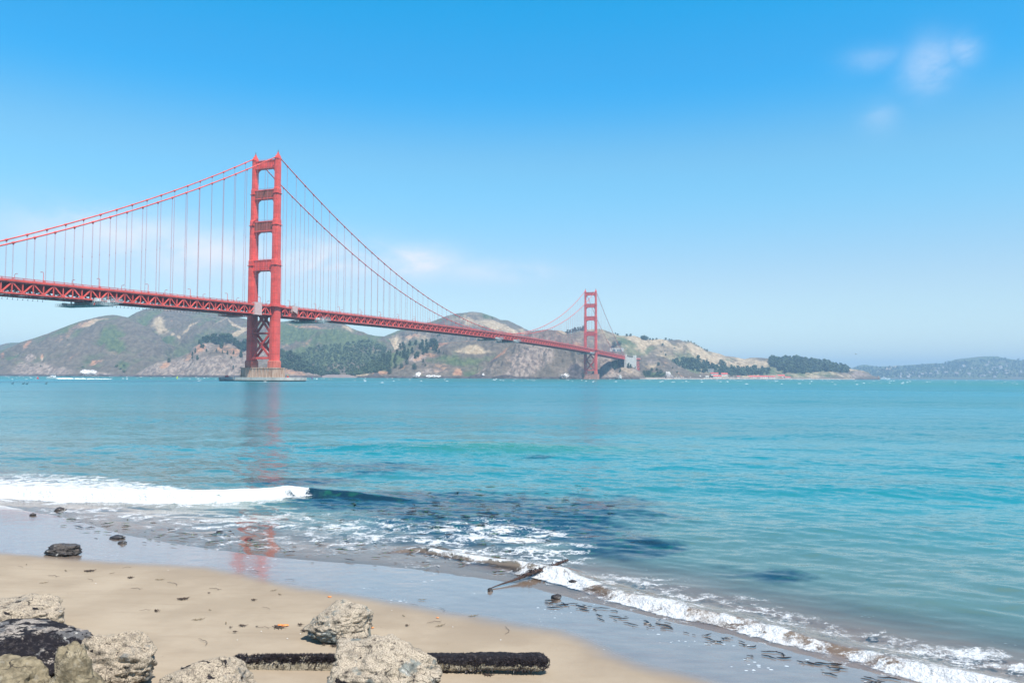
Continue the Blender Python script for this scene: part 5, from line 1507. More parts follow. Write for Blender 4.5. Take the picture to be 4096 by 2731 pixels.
for i, (x0, x1, yt, yb, lab) in enumerate([
        (124, 150, 1164, 1175, "small black rock in the wash behind the brown angular rock"), (488, 520, 1218, 1230, "black spiky rock in the foam left of the middle"),
        (252, 288, 1231, 1238, "flat dark rock awash right of the brown angular rock"), (270, 290, 1243, 1249, "tiny dark rock just below a flat one in the left swash"),
        (978, 1006, 1252, 1266, "dark rock breaking the small wave left of the drift pole"), (1170, 1205, 1306, 1316, "black weedy rock beside the upper part of the drift pole"),
        (1266, 1290, 1364, 1376, "brown round rock on the wet sand right of the drift pole"), (1306, 1332, 1330, 1346, "brown rock inside the white shorebreak right of the pole"),
        (1452, 1482, 1340, 1352, "dark rock just behind the white shorebreak"), (68, 84, 1179, 1184, "low dark stone in the far left wash"), (768, 784, 1170, 1176, "small dark stone awash under the breaking crest"),
        (985, 1000, 1276, 1281, "tiny dark stone in the foam by the small wave"), (560, 580, 1238, 1242, "tiny low stone in the swash at left of middle"), (1120, 1132, 1352, 1358, "pebble at the lower tip of the drift pole"), (1990, 2016, 1466, 1474, "brown stone in the shorebreak at right")]):
    at_rock("rock", x0, x1, yt, yb, 70 + i, RK_WET, lab, 0.9, cuts=10, crust=0.2, mussel=0.25, sub=4, rough=1.5)

# ---- mussel-covered log
def log_piece():
    a = Sd(524, 1528); b = Sd(1262, 1546)
    ax = (b - a); L = ax.length; ang = math.atan2(ax.y, ax.x)
    root = empty("drift_log", (a + b) / 2, ang)
    tag(root, "long straight beam crusted with black mussels and pale barnacles lying on the sand", "log")
    nL, nc = 320, 36
    u = np.linspace(-0.5, 0.5, nL)[:, None]; th = np.linspace(0, 2 * np.pi, nc, endpoint=False)[None]
    hw, hh = 0.16, 0.138
    cy = np.sign(np.cos(th)) * np.abs(np.cos(th)) ** 0.6 * hw; cz = np.sign(np.sin(th)) * np.abs(np.sin(th)) ** 0.6 * hh
    end = np.clip((0.5 - np.abs(u)) * L / 0.16, 0, 1) ** 0.5
    Xl = u * L + 0 * th; Yl = cy * end + 0 * u; Zl = cz * end + hh * 0.82 + 0 * u
    nn = fbm(Xl * 4, Yl * 4, Zl * 4, 5, 8); n2 = fbm(Xl * 16, Yl * 16, Zl * 16, 3, 9)
    k = 1 + 0.16 * nn + 0.10 * n2
    Yl = Yl * k; Zl = hh * 0.82 + (Zl - hh * 0.82) * k + 0.03 * np.sin(u * 5)
    V = np.stack([Xl, Yl, Zl], -1)
    idx = np.arange(nL - 1)[:, None] * nc + np.arange(nc)[None]
    nx = np.arange(nL - 1)[:, None] * nc + (np.arange(nc)[None] + 1) % nc
    Fq = np.stack([idx, nx, nx + nc, idx + nc], -1).reshape(-1, 4)
    rel = (Zl - hh * 0.82) / hh
    mus = 0.34 + 0.50 * rel + 0.35 * sstep(u + 0 * th, -0.1, 0.35) * 0.8
    link("core", np_mesh("core", V.reshape(-1, 3), Fq, True, {'crust': np.full(V.shape[:2], 0.85), 'mussel': mus}), rock_material("barnacled_log", (0.12, 0.10, 0.08), (0.52, 0.46, 0.36), (0.34, 0.28, 0.18), 1.6), root)
    # mussels standing out of the top and hanging over the side
    r = np.random.default_rng(4); sv, sf = [], []; nb = 0
    for i in range(7600):
        uu = r.uniform(-0.5, 0.5); t_ = r.normal(math.pi / 2, 0.70 + 0.75 * (uu > 0.08))
        if not (-0.5 < t_ < 4.0): continue
        if fbm(np.array([uu * 14.0]), np.array([t_ * 1.2]), 0, 3, 88)[0] < -0.18 and r.uniform() < 0.85: continue
        ee = min(1, (0.5 - abs(uu)) * L / 0.16) ** 0.5
        p = np.array([uu * L, math.copysign(abs(math.cos(t_)) ** 0.6, math.cos(t_)) * hw * ee, hh * 0.82 + math.copysign(abs(math.sin(t_)) ** 0.6, math.sin(t_)) * hh * ee])
        d = np.array([r.normal(0, 0.5), math.cos(t_), math.sin(t_) * 0.8]) + r.normal(size=3) * 0.35; d /= np.linalg.norm(d)
        ln = r.uniform(0.02, 0.05); wd = ln * 0.38
        a_ = np.cross(d, [0.3, 0.5, 0.8]); a_ /= np.linalg.norm(a_); b_ = np.cross(d, a_)
        q0 = p - d * 0.012
        sv += [q0 + a_ * wd, q0 + b_ * wd * 0.6, q0 - a_ * wd, q0 - b_ * wd * 0.6, p + d * ln]
        sf += [(nb, nb + 1, nb + 4), (nb + 1, nb + 2, nb + 4), (nb + 2, nb + 3, nb + 4), (nb + 3, nb, nb + 4)]; nb += 5
    mo = link("mussels", np_mesh("mussels", np.array(sv), np.array(sf), False), plain("mussel_shell", (0.030, 0.022, 0.023), 0.45, 0.5, 14.0, spec=0.5), root)
    tag(mo, None, None, None, 'stuff')


log_piece()
# ---- drift pole running into the water
a = Sd(1120, 1353); b = Ws(1303, 1290, 0.14)
root = empty("drift_pole", a)
tag(root, "dark thin drift pole lying from the wet sand into the shorebreak", "pole")
mb = MB(); d_ = b - a
pts = [d_ * u + Vector((0.02 * math.sin(u * 9), 0.03 * math.sin(u * 7), 0.0 + 0.05 * u + 0.01 * math.sin(u * 15))) for u in np.linspace(0, 1, 24)]
mb.tube(pts, [0.010 + 0.040 * min(1, u * 1.9) * (1.0 if u < 0.75 else 1 - 0.5 * (u - 0.75) / 0.25) for u in np.linspace(0, 1, 24)], 9)
mb.build("shaft", plain("wet_driftwood", (0.075, 0.045, 0.035), 0.35, 0.4, 3.0), root)
r = np.random.default_rng(9); sv, sf = [], []; nb = 0
for i in range(600):
    u = r.uniform(0.36, 1.0) if r.uniform() < 0.4 else r.normal(0.56, 0.08)
    if not 0.3 < u < 1: continue
    p = np.array(d_ * u) + np.array([0.02 * math.sin(u * 9), 0.03 * math.sin(u * 7), 0.01 + 0.05 * u]) + r.normal(size=3) * 0.032
    d = r.normal(size=3); d /= np.linalg.norm(d); ln = r.uniform(0.02, 0.05)
    a_ = np.cross(d, [0.3, 0.5, 0.8]); a_ /= np.linalg.norm(a_); b_ = np.cross(d, a_)
    sv += [p + a_ * ln * .5, p + b_ * ln * .4, p - a_ * ln * .5, p - b_ * ln * .4, p + d * ln]
    sf += [(nb, nb + 1, nb + 4), (nb + 1, nb + 2, nb + 4), (nb + 2, nb + 3, nb + 4), (nb + 3, nb, nb + 4)]; nb += 5
tag(link("mussels", np_mesh("mussels", np.array(sv), np.array(sf), False), MATS["mussel_shell"], root), None, None, None, 'stuff')

# ---- wrack: strands, clumps and shells on the dry sand
WEED = plain("dried_seaweed", (0.055, 0.036, 0.026), 0.6, 0.5, 8.0)
WEED2 = plain("olive_seaweed", (0.14, 0.105, 0.055), 0.6, 0.5, 8.0)
SHELLW = plain("white_shell", (0.75, 0.72, 0.68), 0.5, 0.1, 5.0)
SHELLO = plain("orange_crab_shell", (0.72, 0.23, 0.06), 0.5, 0.3, 14.0)


def strand(seed, ln, wd, branch=2):
    r = np.random.default_rng(seed); mb = MB()
    p = np.array([0.0, 0, 0.008]); a = r.uniform(-0.4, 0.4); pts = [p]
    for i in range(12):
        a += r.normal(0, 0.35); p = p + np.array([math.cos(a), math.sin(a), 0]) * ln / 12; p[2] = 0.008 + 0.012 * abs(r.normal()); pts.append(p.copy())
    mb.tube(pts, [wd * (0.4 + 0.6 * math.sin(math.pi * min(1, (i + 0.6) / 12))) for i in range(13)], 5)
    for k in range(branch):
        i0 = int(r.integers(2, 10)); q = pts[i0].copy(); b_ = a + r.normal(0, 1.2); bp_ = [q.copy()]
        for i in range(4):
            b_ += r.normal(0, 0.4); q = q + np.array([math.cos(b_), math.sin(b_), 0]) * ln / 16; q[2] = 0.008 + 0.01 * abs(r.normal()); bp_.append(q.copy())
        mb.tube(bp_, [wd * 0.8, wd, wd, wd * .7, wd * .3], 5)
    return mb.mesh("seaweed_strand")


def clump(seed, sz):
    r = np.random.default_rng(seed); mb = MB()
    c0 = np.array([0, 0, 0.012])
    for k in range(8):
        a = r.uniform(0, 6.28); q = np.array([0, 0, 0.014]); pts = [q]
        for i in range(6):
            a += r.normal(0, 0.7); q = q + np.array([math.cos(a) * 1.3, math.sin(a), 0]) * sz * r.uniform(0.12, 0.26); q[2] = 0.006 + 0.02 * abs(r.normal()); pts.append(q.copy())
        mb.tube(pts, [sz * f for f in (0.12, .12, .11, .09, .07, .05, .02)], 5)
    return mb.mesh("seaweed_clump")


STR = [strand(i, l, w_, b_) for i, (l, w_, b_) in enumerate([(0.5, 0.007, 1), (0.32, 0.009, 2), (0.7, 0.006, 0), (0.22, 0.010, 2)])]
CLU = [clump(20 + i, s_) for i, s_ in enumerate([0.10, 0.16, 0.07])]
for i, m_ in enumerate(STR): m_.materials.append(WEED if i % 2 == 0 else WEED2)
for m_ in CLU: m_.materials.append(WEED)


def lay(me, name, sx, sy, label, cat, group, sc=1.0, rz=None):
    g = Sd(sx, sy, 0.012)
    o = bpy.data.objects.new(name, me); col.objects.link(o)
    o.location = g; o.rotation_euler = (0, 0, random.uniform(-0.5, 0.5) if rz is None else rz); o.scale = (sc * 0.8, sc * 0.8, sc * 0.8)
    return tag(o, label, cat, group)


SPOT_ST = [(110, 1323), (90, 1340), (40, 1301), (62, 1296), (280, 1305), (356, 1332), (384, 1338), (640, 1364), (654, 1332), (620, 1358), (455, 1468), (520, 1430), (590, 1442), (960, 1378), (940, 1388), (925, 1413), (980, 1432), (1000, 1440), (700, 1440), (810, 1478), (790, 1484), (845, 1480), (600, 1395), (480, 1400), (320, 1403), (1075, 1417), (1160, 1440), (1130, 1540), (480, 1352), (250, 1318), (200, 1330), (150, 1310), (570, 1312), (1090, 1548), (1010, 1396), (860, 1460), (300, 1352), (440, 1425)]
for i, (sx, sy) in enumerate(SPOT_ST):
    lay(STR[i % 4], "seaweed_strand", sx, sy, "thin dark strand of seaweed lying on the dry sand", "seaweed", "seaweed strands on the dry sand", random.uniform(0.6, 1.15))
for i, (sx, sy) in enumerate([(583, 1379), (557, 1437), (590, 1440), (690, 1436), (700, 1449), (935, 1438), (360, 1404), (420, 1376), (530, 1442), (825, 1481), (768, 1484), (745, 1482), (1025, 1545), (1120, 1551), (1180, 1545), (540, 1452), (640, 1441), (480, 1363), (300, 1328), (205, 1312)]):
    lay(CLU[i % 3], "seaweed_clump", sx, sy, "little dark clump of dried seaweed on the sand", "seaweed", "seaweed clumps on the dry sand", random.uniform(0.5, 1.0))


def shell_mesh(name, seed, a, b, h, mat):
    r = np.random.default_rng(seed); mb = MB(); k = 12
    rings = []
    for j in range(5):
        u = j / 4
        rings.append([(a * math.cos(t_) * (1 - u ** 2) ** 0.5 * (1 + 0.1 * math.sin(5 * t_)) if u < 1 else 0.001 * math.cos(t_), b * math.sin(t_) * (1 - u ** 2) ** 0.5 if u < 1 else 0.001 * math.sin(t_), h * u) for t_ in np.linspace(0, 6.283, k, endpoint=False)])
    mb.loft(rings, True, True)
    me = mb.mesh(name); me.materials.append(mat); return me


SH_O = shell_mesh("crab_shell", 1, 0.075, 0.045, 0.03, SHELLO); SH_W = shell_mesh("shell", 2, 0.03, 0.022, 0.015, SHELLW)
lay(SH_O, "crab_shell", 655, 1437, "bright orange crab shell fragment beside dark seaweed, left of the lone boulder", "shell", None, 1.3)
lay(SH_O, "crab_shell", 643, 1436, "pale orange crab shell fragment, left of two lying together", "shell", None, 1.0)
lay(SH_O, "crab_shell", 757, 1371, "orange red crab shell on the sand beyond the lone boulder", "shell", None, 0.9)
lay(SH_O, "crab_shell", 1005, 1419, "small orange shell on the sand right of the lone boulder", "shell", None, 0.6)
lay(SH_O, "crab_shell", 855, 1442, "ochre shell lying right beside the lone boulder", "shell", None, 0.7)
lay(SH_W, "shell", 358, 1403, "white shell next to a seaweed strand right of the rounded boulder", "shell", None, 1.4)
for (sx, sy) in [(386, 1310), (220, 1340), (500, 1342), (600, 1450), (690, 1456), (1040, 1440), (545, 1470), (660, 1467), (900, 1402), (1150, 1470)]:
    lay(SH_W, "shell", sx, sy, "tiny pale shell fragment on the open sand", "shell", "tiny pale shells on the sand", random.uniform(0.4, 0.7))

# ---- floating kelp and torn weed in the wash, uncountable
def blades(name, fn, n, ln, mats, label, z0, seed, tilt=-0.1):
    r = np.random.default_rng(seed); sv, sf, mi = [], [], []; nb = 0
    for i in range(n):
        sx, sy = fn(r)
        g = Sd(sx, sy) if z0 is None else Ws(sx, sy, z0)
        zz = (g.z + 0.012) if z0 is None else (z0 + r.uniform(-0.02, 0.04))
        a = r.normal(tilt, 0.35); L_ = r.uniform(*ln) * r.uniform(0.4, 1.0) * (g.y / 22.0) ** 0.7; w_ = L_ * r.uniform(0.035, 0.10); kk = 4
        px_, py_ = g.x, g.y
        for j in range(kk + 1):
            hw_ = w_ * math.sin(math.pi * (j + 0.4) / (kk + 0.8)); bump_ = 0.35 * w_ * math.sin(math.pi * j / kk)
            sv += [(px_ - math.sin(a) * hw_, py_ + math.cos(a) * hw_, zz + 0.003), (px_, py_, zz + 0.012 + bump_), (px_ + math.sin(a) * hw_, py_ - math.cos(a) * hw_, zz + 0.003)]
            px_ += math.cos(a) * L_ / kk; py_ += math.sin(a) * L_ / kk; a += r.normal(0, 0.4)
        for j in range(kk):
            b0 = nb + 3 * j
            sf += [(b0, b0 + 3, b0 + 4, b0 + 1), (b0 + 1, b0 + 4, b0 + 5, b0 + 2)]; c_ = int(r.uniform() < 0.25); mi += [c_, c_]
        nb += 3 * (kk + 1)
    o = link(name, np_mesh(name, np.array(sv), np.array(sf), True, None, mi), mats)
    tag(o, label, "seaweed", None, 'stuff')


KELPB = plain("wet_kelp", (0.022, 0.016, 0.012), 0.25, 0.5, 3.0, spec=0.6)
KELPG = plain("wet_sea_lettuce", (0.035, 0.085, 0.018), 0.25, 0.4, 3.0, spec=0.6)
def f1(r):
    while True:
        sx, sy = r.normal(1090, 190), r.normal(1180, 38)
        if 1112 < sy < 1295 and 700 < sx < 1560: return sx, sy
blades("floating_kelp", f1, 170, (0.15, 0.55), [KELPB, KELPG], "loose dark kelp floating off the beach", 0.06, 61)
def f2(r):
    u = (r.choice([0.03, 0.10, 0.16, 0.24, 0.33, 0.46, 0.52, 0.60, 0.75, 0.82, 0.95]) + r.normal(0, 0.022))
    if r.uniform() < 0.25: u = r.uniform(-0.05, 1)
    sx = 1240 + 800 * u; sy = np.interp(sx, [1240, 1400, 1600, 1800, 2050], [1372, 1402, 1448, 1500, 1566]) + abs(r.normal(0, 17)) - 2
    return sx, sy
blades("wrack_line", f2, 85, (0.15, 0.60), [KELPB, KELPB], "torn dark weed strewn along the wet edge of the right shorebreak", None, 62, -0.45)
def f3(r):
    sx = r.uniform(120, 1180); sy = np.interp(sx, [120, 500, 900, 1180], [1205, 1238, 1268, 1300]) + r.normal(0, 16)
    return sx, sy
blades("drifting_weed", f3, 130, (0.12, 0.5), [KELPB, KELPG], "scattered dark weed drifting in the shallow swash", 0.03, 63)

# ------------------------------------------------------------------ boats, marks and buildings across the water
def on_water(px, py, z=0.0):
    return W(px, py, z)


def hull(mb, L, Bm, D, sheer=0.35, z0=-0.4, n=12):
    rings = []
    for i in range(n + 1):
        u = i / n
        w_ = Bm / 2 * (1 - max(0, (u - 0.45) / 0.55) ** 2.2) * (0.92 + 0.08 * min(1, u * 4))
        x = -L / 2 + L * u; top = D + sheer * u * u
        rk = 0.10 * L * max(0, u - 0.8) / 0.2
        rings.append([(x - rk * 0.6, 0.02, z0), (x - rk * 0.3, w_ * 0.75 + 0.02, z0 + 0.3), (x, w_ + 0.03, top), (x, -w_ - 0.03, top), (x - rk * 0.3, -w_ * 0.75 - 0.02, z0 + 0.3), (x - rk * 0.6, -0.02, z0)])
    mb.loft(rings)


p = on_water(206, 1515)
y = empty("motor_yacht", (p.x, p.y, 0), math.pi - 0.12)
tag(y, "white motor yacht with flybridge speeding left below the deck's left end", "boat")
mb = MB(); hull(mb, 15.5, 4.6, 1.7, 0.9); mb.build("hull", WHITE, y)
mb = MB(); mb.loft([[(-4.6, -1.8, 1.7), (3.4, -1.6, 2.0), (3.4, 1.6, 2.0), (-4.6, 1.8, 1.7)], [(-4.2, -1.6, 3.3), (1.2, -1.4, 3.4), (1.2, 1.4, 3.4), (-4.2, 1.6, 3.3)]])
mb.loft([[(-5.0, -1.7, 3.35), (0.9, -1.5, 3.45), (0.9, 1.5, 3.45), (-5.0, 1.7, 3.35)], [(-4.8, -1.6, 4.0), (0.1, -1.3, 4.1), (0.1, 1.3, 4.1), (-4.8, 1.6, 4.0)]])
cb = mb.build("cabin", WHITE, y)
mb = MB(); mb.loft([[(-3.9, -1.79, 2.3), (2.2, -1.66, 2.5), (2.2, 1.66, 2.5), (-3.9, 1.79, 2.3)], [(-3.7, -1.72, 2.95), (1.5, -1.56, 3.05), (1.5, 1.56, 3.05), (-3.7, 1.72, 2.95)]]); mb.build("window", GLASS, cb)
mb = MB(); mb.box(-4.4, 0.2, -1.6, 1.6, 5.5, 5.75)
for x in (-4.2, -0.2):
    for yy in (-1.4, 1.4): mb.beam((x, yy, 4.0), (x, yy, 5.5), 0.14)
mb.build("hardtop", WHITE, y)
# its wake
FOAMW = plain("white_water", (0.84, 0.86, 0.86), 0.9, 0.05, 0.3)
mb = MB(); r = np.random.default_rng(3)
for i in range(60):
    u = i / 59
    cx, hh_ = p.x + 6 + 62 * u + r.normal(0, 1.0), (0.9 * (1 - u) ** 1.5 + 0.42) * r.uniform(0.6, 1.2)
    cy = p.y + 4 + 10 * u + r.normal(0, 1.5); rx_ = r.uniform(1.5, 3.6)
    mb.loft([[(cx + rx_ * q_ * math.cos(a), cy + 2.0 * q_ * math.sin(a), z_) for a in np.linspace(0, 6.283, 8, endpoint=False)] for (q_, z_) in ((1, -0.2), (0.8, hh_ * 0.6), (0.35, hh_))], True, True)
tag(mb.build("boat_wake", FOAMW), "line of white foam trailing right of the motor yacht", "wake", None, 'stuff')

p = on_water(151, 1515)
bu = empty("channel_buoy", (p.x, p.y, 0)); tag(bu, "red channel buoy floating left of the motor yacht", "buoy")
mb = MB(); mb.tube([(0, 0, -0.4), (0, 0, 0.7)], [1.3, 1.3], 14); mb.build("float", REDP, bu)
mb = MB(); mb.tube([(0, 0, 0.7), (0, 0, 1.9), (0, 0, 2.2), (0, 0, 2.9)], [1.0, 0.42, 0.5, 0.08], 10); mb.build("tower_cage", REDP, bu)


def windsurfer(px, py, sail, label, hgt, lean):
    p = on_water(px, py)
    o = empty("windsurfer", (p.x, p.y, 0.1), 0.3); tag(o, label, "windsurfer", "windsurfers under the bridge")
    mb = MB(); mb.loft([[(-1.3, -0.05, 0.05), (-1.3, 0.05, 0.05), (-1.3, 0.05, 0.15), (-1.3, -0.05, 0.15)], [(0, -0.32, 0), (0, 0.32, 0), (0, 0.32, 0.14), (0, -0.32, 0.14)], [(1.2, -0.1, 0.12), (1.2, 0.1, 0.12), (1.2, 0.1, 0.2), (1.2, -0.1, 0.2)]]); mb.build("board", WHITE, o)
    mb = MB(); s_ = hgt / 4.2
    prof = [(0.15, 0.25), (0.5, 0.75), (1.2, 1.45), (2.2, 1.5), (3.2, 1.15), (3.9, 0.7), (4.2, 0.3)]
    ring = [(0.2 + lean * z * s_, 0.0, z * s_) for (z, _) in prof] + [(0.2 + lean * z * s_ - w_ * s_, 0.25 * w_, z * s_) for (z, w_) in prof[::-1]]
    mb.loft([[(a, b - 0.03, c) for (a, b, c) in ring], [(a, b + 0.03, c) for (a, b, c) in ring]])
    mb.build("sail", sail, o)
    # the rider, one body leaning back on the board
    mb = MB()
    mb.tube([(-0.25, -0.25, 0.12), (-0.3, -0.5, 0.5), (-0.35, -0.62, 0.9), (-0.33, -0.8, 1.2), (-0.3, -0.92, 1.42), (-0.28, -0.95, 1.5), (-0.28, -0.98, 1.62), (-0.28, -1.0, 1.72)], [0.09, 0.11, 0.16, 0.17, 0.17, 0.07, 0.11, 0.06], 8)
    mb.tube([(0.05, -0.22, 0.12), (-0.1, -0.45, 0.5), (-0.28, -0.62, 0.9)], [0.08, 0.1, 0.13], 7)
    for sx in (-0.18, 0.12): mb.tube([(-0.3 + sx, -0.88, 1.36), (-0.2 + sx, -0.55, 1.3), (-0.1 + sx, -0.2, 1.4)], [0.07, 0.05, 0.045], 6)
    pp = mb.build("person", SKIN); pp.location = o.location; pp.rotation_euler = o.rotation_euler
    tag(pp, "person in a black wetsuit leaning back from the " + ("yellow green" if sail is YELP else "purple") + " sail", "person")


windsurfer(709, 1517.5, YELP, "windsurfer with a yellow green sail left of the near pier", 4.3, 0.12)
windsurfer(1250, 1519, PURP, "windsurfer with a purple sail just right of the near pier", 4.0, -0.15)

for i, (e_, n_, lab) in enumerate([(-38, -6, "small red navigation light at the left end of the pier fender"), (-27.5, -20.5, "small red navigation light on the fender edge near the dark side of the pier"), (39, -12, "small red and yellow navigation light at the right end of the pier fender")]):
    o = empty("navigation_light", B(e_, n_, 3.9), -YAW); tag(o, lab, "navigation light", "lights on the pier fender")
    mb = MB(); mb.box(-0.7, 0.7, -0.7, 0.7, 0, 1.3); mb.build("housing", REDP, o)
    mb = MB(); mb.tube([(0, 0, 1.3), (0, 0, 2.1), (0, 0, 2.5)], [0.18, 0.32, 0.1], 8); mb.build("lantern", REDP if i < 2 else YELP, o)

for i, (px, py, hg) in enumerate([(50, 1535.5, 0), (93, 1535.8, 0), (108, 1536.2, 0), (184, 1535.6, 1)]):
    p = on_water(px, py)
    mb = MB(); k = 0.9
    mb.tube([(-0.9 * k, 0, 0.10), (-0.5 * k, 0, 0.22), (0, 0, 0.30), (0.45 * k, 0, 0.24), (0.62 * k, 0, 0.42), (0.66 * k, 0, 0.75 + 0.5 * hg), (0.85 * k, 0, 0.85 + 0.5 * hg), (1.1 * k, 0, 0.8 + 0.5 * hg)], [0.05, 0.2, 0.27, 0.22, 0.12, 0.09, 0.11, 0.03], 8)
    o = mb.build("sea_bird", BLACK); o.location = (p.x, p.y, 0.0)
    tag(o, "dark long-necked sea bird swimming alone right of the other three" if hg else "dark sea bird sitting low on the water at far left", "bird", "dark sea birds on the water at left")
p = P(3423, 1416, 300)
mb = MB(); mb.tube([(-0.3, 0, 0), (0, 0, 0), (0.28, 0, 0.03), (0.36, 0, 0.03)], [0.03, 0.09, 0.06, 0.01], 7)
for sg in (-1, 1): mb.loft([[(-0.1, 0.05 * sg, 0.02), (0.14, 0.05 * sg, 0.02), (0.14, 0.05 * sg, 0.05), (-0.1, 0.05 * sg, 0.05)], [(-0.06, 0.4 * sg, 0.22), (0.12, 0.4 * sg, 0.24), (0.12, 0.4 * sg, 0.26), (-0.06, 0.4 * sg, 0.25)], [(-0.16, 0.8 * sg, 0.12), (-0.1, 0.8 * sg, 0.13), (-0.1, 0.8 * sg, 0.14), (-0.16, 0.8 * sg, 0.13)]])
o = mb.build("flying_bird", GREYD); o.location = p; o.rotation_euler = (0.3, 0.1, 0.6); tag(o, "tiny bird flying in the pale sky above the right peninsula", "bird")

# white superyacht beyond the point
p = P(3540, 1516, 5200)
o = empty("superyacht", (p.x, p.y, 0), -0.05); tag(o, "white multi-deck yacht with stepped decks off the tip of the peninsula", "ship")
mb = MB(); hull(mb, 70, 11, 4.5, 3.0, -1.5); mb.build("hull", WHITE, o)
for (x0, x1, z0, z1, hw_) in [(-27, 14, 5.5, 9, 4.8), (-21, 8, 9.2, 12, 4.2), (-14, 3, 12.2, 15, 3.4)]:
    mb = MB(); mb.loft([[(x0, -hw_, z0), (x1, -hw_ * 0.8, z0), (x1, hw_ * 0.8, z0), (x0, hw_, z0)], [(x0, -hw_, z1), (x1 - 5, -hw_ * 0.7, z1), (x1 - 5, hw_ * 0.7, z1), (x0, hw_, z1)]])
    d = mb.build("deck_house", WHITE, o)
    mb = MB(); mb.loft([[(x0 + 2, -hw_ - 0.05, z0 + 1.2), (x1 - 2.2, -hw_ * 0.8 - 0.1, z0 + 1.2), (x1 - 2.2, hw_ * 0.8 + 0.1, z0 + 1.2), (x0 + 2, hw_ + 0.05, z0 + 1.2)], [(x0 + 2, -hw_ - 0.05, z0 + 2.1), (x1 - 3.6, -hw_ * 0.8 - 0.02, z0 + 2.1), (x1 - 3.6, hw_ * 0.8 + 0.02, z0 + 2.1), (x0 + 2, hw_ + 0.05, z0 + 2.1)]]); mb.build("window_band", GLASS, d)
mb = MB(); mb.tube([(-6, 0, 15), (-6, 0, 19), (-6, 0, 25)], [1.4, 0.9, 0.2], 8); mb.build("mast", WHITE, o)

# whitecaps of the windy strait, far too many to count
mb = MB(); r = np.random.default_rng(17)
n_ = 0
while n_ < 270:
    Yw = 520 * (2600 / 520) ** r.uniform() if r.uniform() < 0.72 else r.uniform(2000, 5200)
    pxw = r.uniform(-150, 4250)
    xw = (pxw - CX) / F_PX * Yw
    if Yw > 2060 + 0.00004 * 0 and pxw < 2600: continue
    if Yw > 2900 and pxw < 3450: continue
    den = fbm(np.array([xw * 0.004]), np.array([Yw * 0.004]), 0, 3, 6)[0]
    if Yw < 900 and (den < 0.1 or r.uniform() < 0.55): continue
    n_ += 1
    L_ = r.uniform(0.6, 2.6) * (0.6 + Yw / 3500); hh_ = r.uniform(0.16, 0.46) * min(1.4, Yw / 1800 + 0.25)
    mb.loft([[(xw + L_ * q_ * math.cos(a) + 0.3 * math.sin(3 * a), Yw + 0.9 * q_ * math.sin(a), z_) for a in np.linspace(0, 6.283, 7, endpoint=False)] for (q_, z_) in ((1, -0.15), (0.75, hh_ * 0.55), (0.3, hh_))], True, True)
tag(mb.build("whitecaps", FOAMW), "white crests breaking all over the far water", "waves", None, 'stuff')

# harbour buildings with red roofs
def house(name, px0, px1, yt, yb, Y, label, wall=None, roof=None, group=None, cat="building", rz=0.0, parts=True, dz=None, wins=6):
    a, b = P(px0, yb, Y), P(px1, yb, Y)
    L = (b - a).length; Ht = (yb - yt) / F_PX * Y; Dp = min(L * 0.6, 14)
    wh = Ht * 0.55
    o = empty(name, ((a.x + b.x) / 2, Y, a.z - 0.6), rz)
    tag(o, label, cat, group)
    mb = MB(); mb.box(-L / 2, L / 2, -Dp / 2, Dp / 2, -1.5, wh + 0.6)
    mb.add([(-L / 2, -Dp / 2, wh + 0.6), (-L / 2, Dp / 2, wh + 0.6), (-L / 2, 0, Ht + 0.4), (L / 2, -Dp / 2, wh + 0.6), (L / 2, Dp / 2, wh + 0.6), (L / 2, 0, Ht + 0.4)], [(0, 2, 1), (3, 4, 5)])
    mb.build("wall", wall or CREAM, o)
    mb = MB(); ov = 0.6
    for sg in (-1, 1):
        y0 = sg * (Dp / 2 + ov); zl = wh + 0.45
        mb.loft([[(-L / 2 - ov, y0, zl), (-L / 2 - ov, 0, Ht + 0.5), (-L / 2 - ov, 0, Ht + 0.85), (-L / 2 - ov, y0, zl + 0.35)], [(L / 2 + ov, y0, zl), (L / 2 + ov, 0, Ht + 0.5), (L / 2 + ov, 0, Ht + 0.85), (L / 2 + ov, y0, zl + 0.35)]])
    mb.build("roof", roof or ROOFR, o)
    for i in range(wins):
        x = -L / 2 + L * (i + 0.5) / wins
        mb = MB(); w2 = min(1.2, L / wins * 0.3); mb.box(x - w2, x + w2, -Dp / 2 - 0.06, -Dp / 2 + 0.1, wh * 0.35, wh * 0.8); mb.build("window", GLASS, o)
    return o


for args in [(2852, 2885, 1500, 1511, 2760, "long white shed with a red roof right above the dark timber pier"),
             (2842, 2872, 1490, 1499, 2830, "red roofed white house behind the long shed, uphill of the pier"),
             (2884, 2909, 1491, 1502, 2830, "red hipped house standing right of the uphill white house"),
             (2948, 2958, 1503, 1510, 2900, "tiny red roofed cottage in front of the harbour trees"),
             (2965, 3024, 1502, 1512, 2960, "longest low red roofed warehouse on the harbour front"),
             (3024, 3070, 1502, 1512, 2975, "low red roofed warehouse joined to the right end of the longest one"),
             (3073, 3100, 1503, 1512, 3000, "short red roofed shed beside the white flagpole"),
             (3091, 3137, 1498, 1510, 3060, "tallest red roofed building with a white gable, by the flagpole"),
             (3139, 3161, 1506, 1513, 3040, "little pale house with a thin red roof, right of the tall gabled one"),
             (3173, 3231, 1502, 1512, 3150, "long grey white boathouse with a red roof behind the masts")]:
    house("harbour_building", *args, group="red roofed harbour buildings", wins=5)
house("harbour_shed", 2822, 2834, 1503, 1511, 2740, "small white shed at the left end of the timber pier", roof=CONC_W, group="pale sheds on the harbour shore", wins=1)
house("harbour_shed", 2788, 2803, 1502, 1510, 2560, "small cream shed on the shore road left of the pier", roof=CONC_W, group="pale sheds on the harbour shore", wins=1)
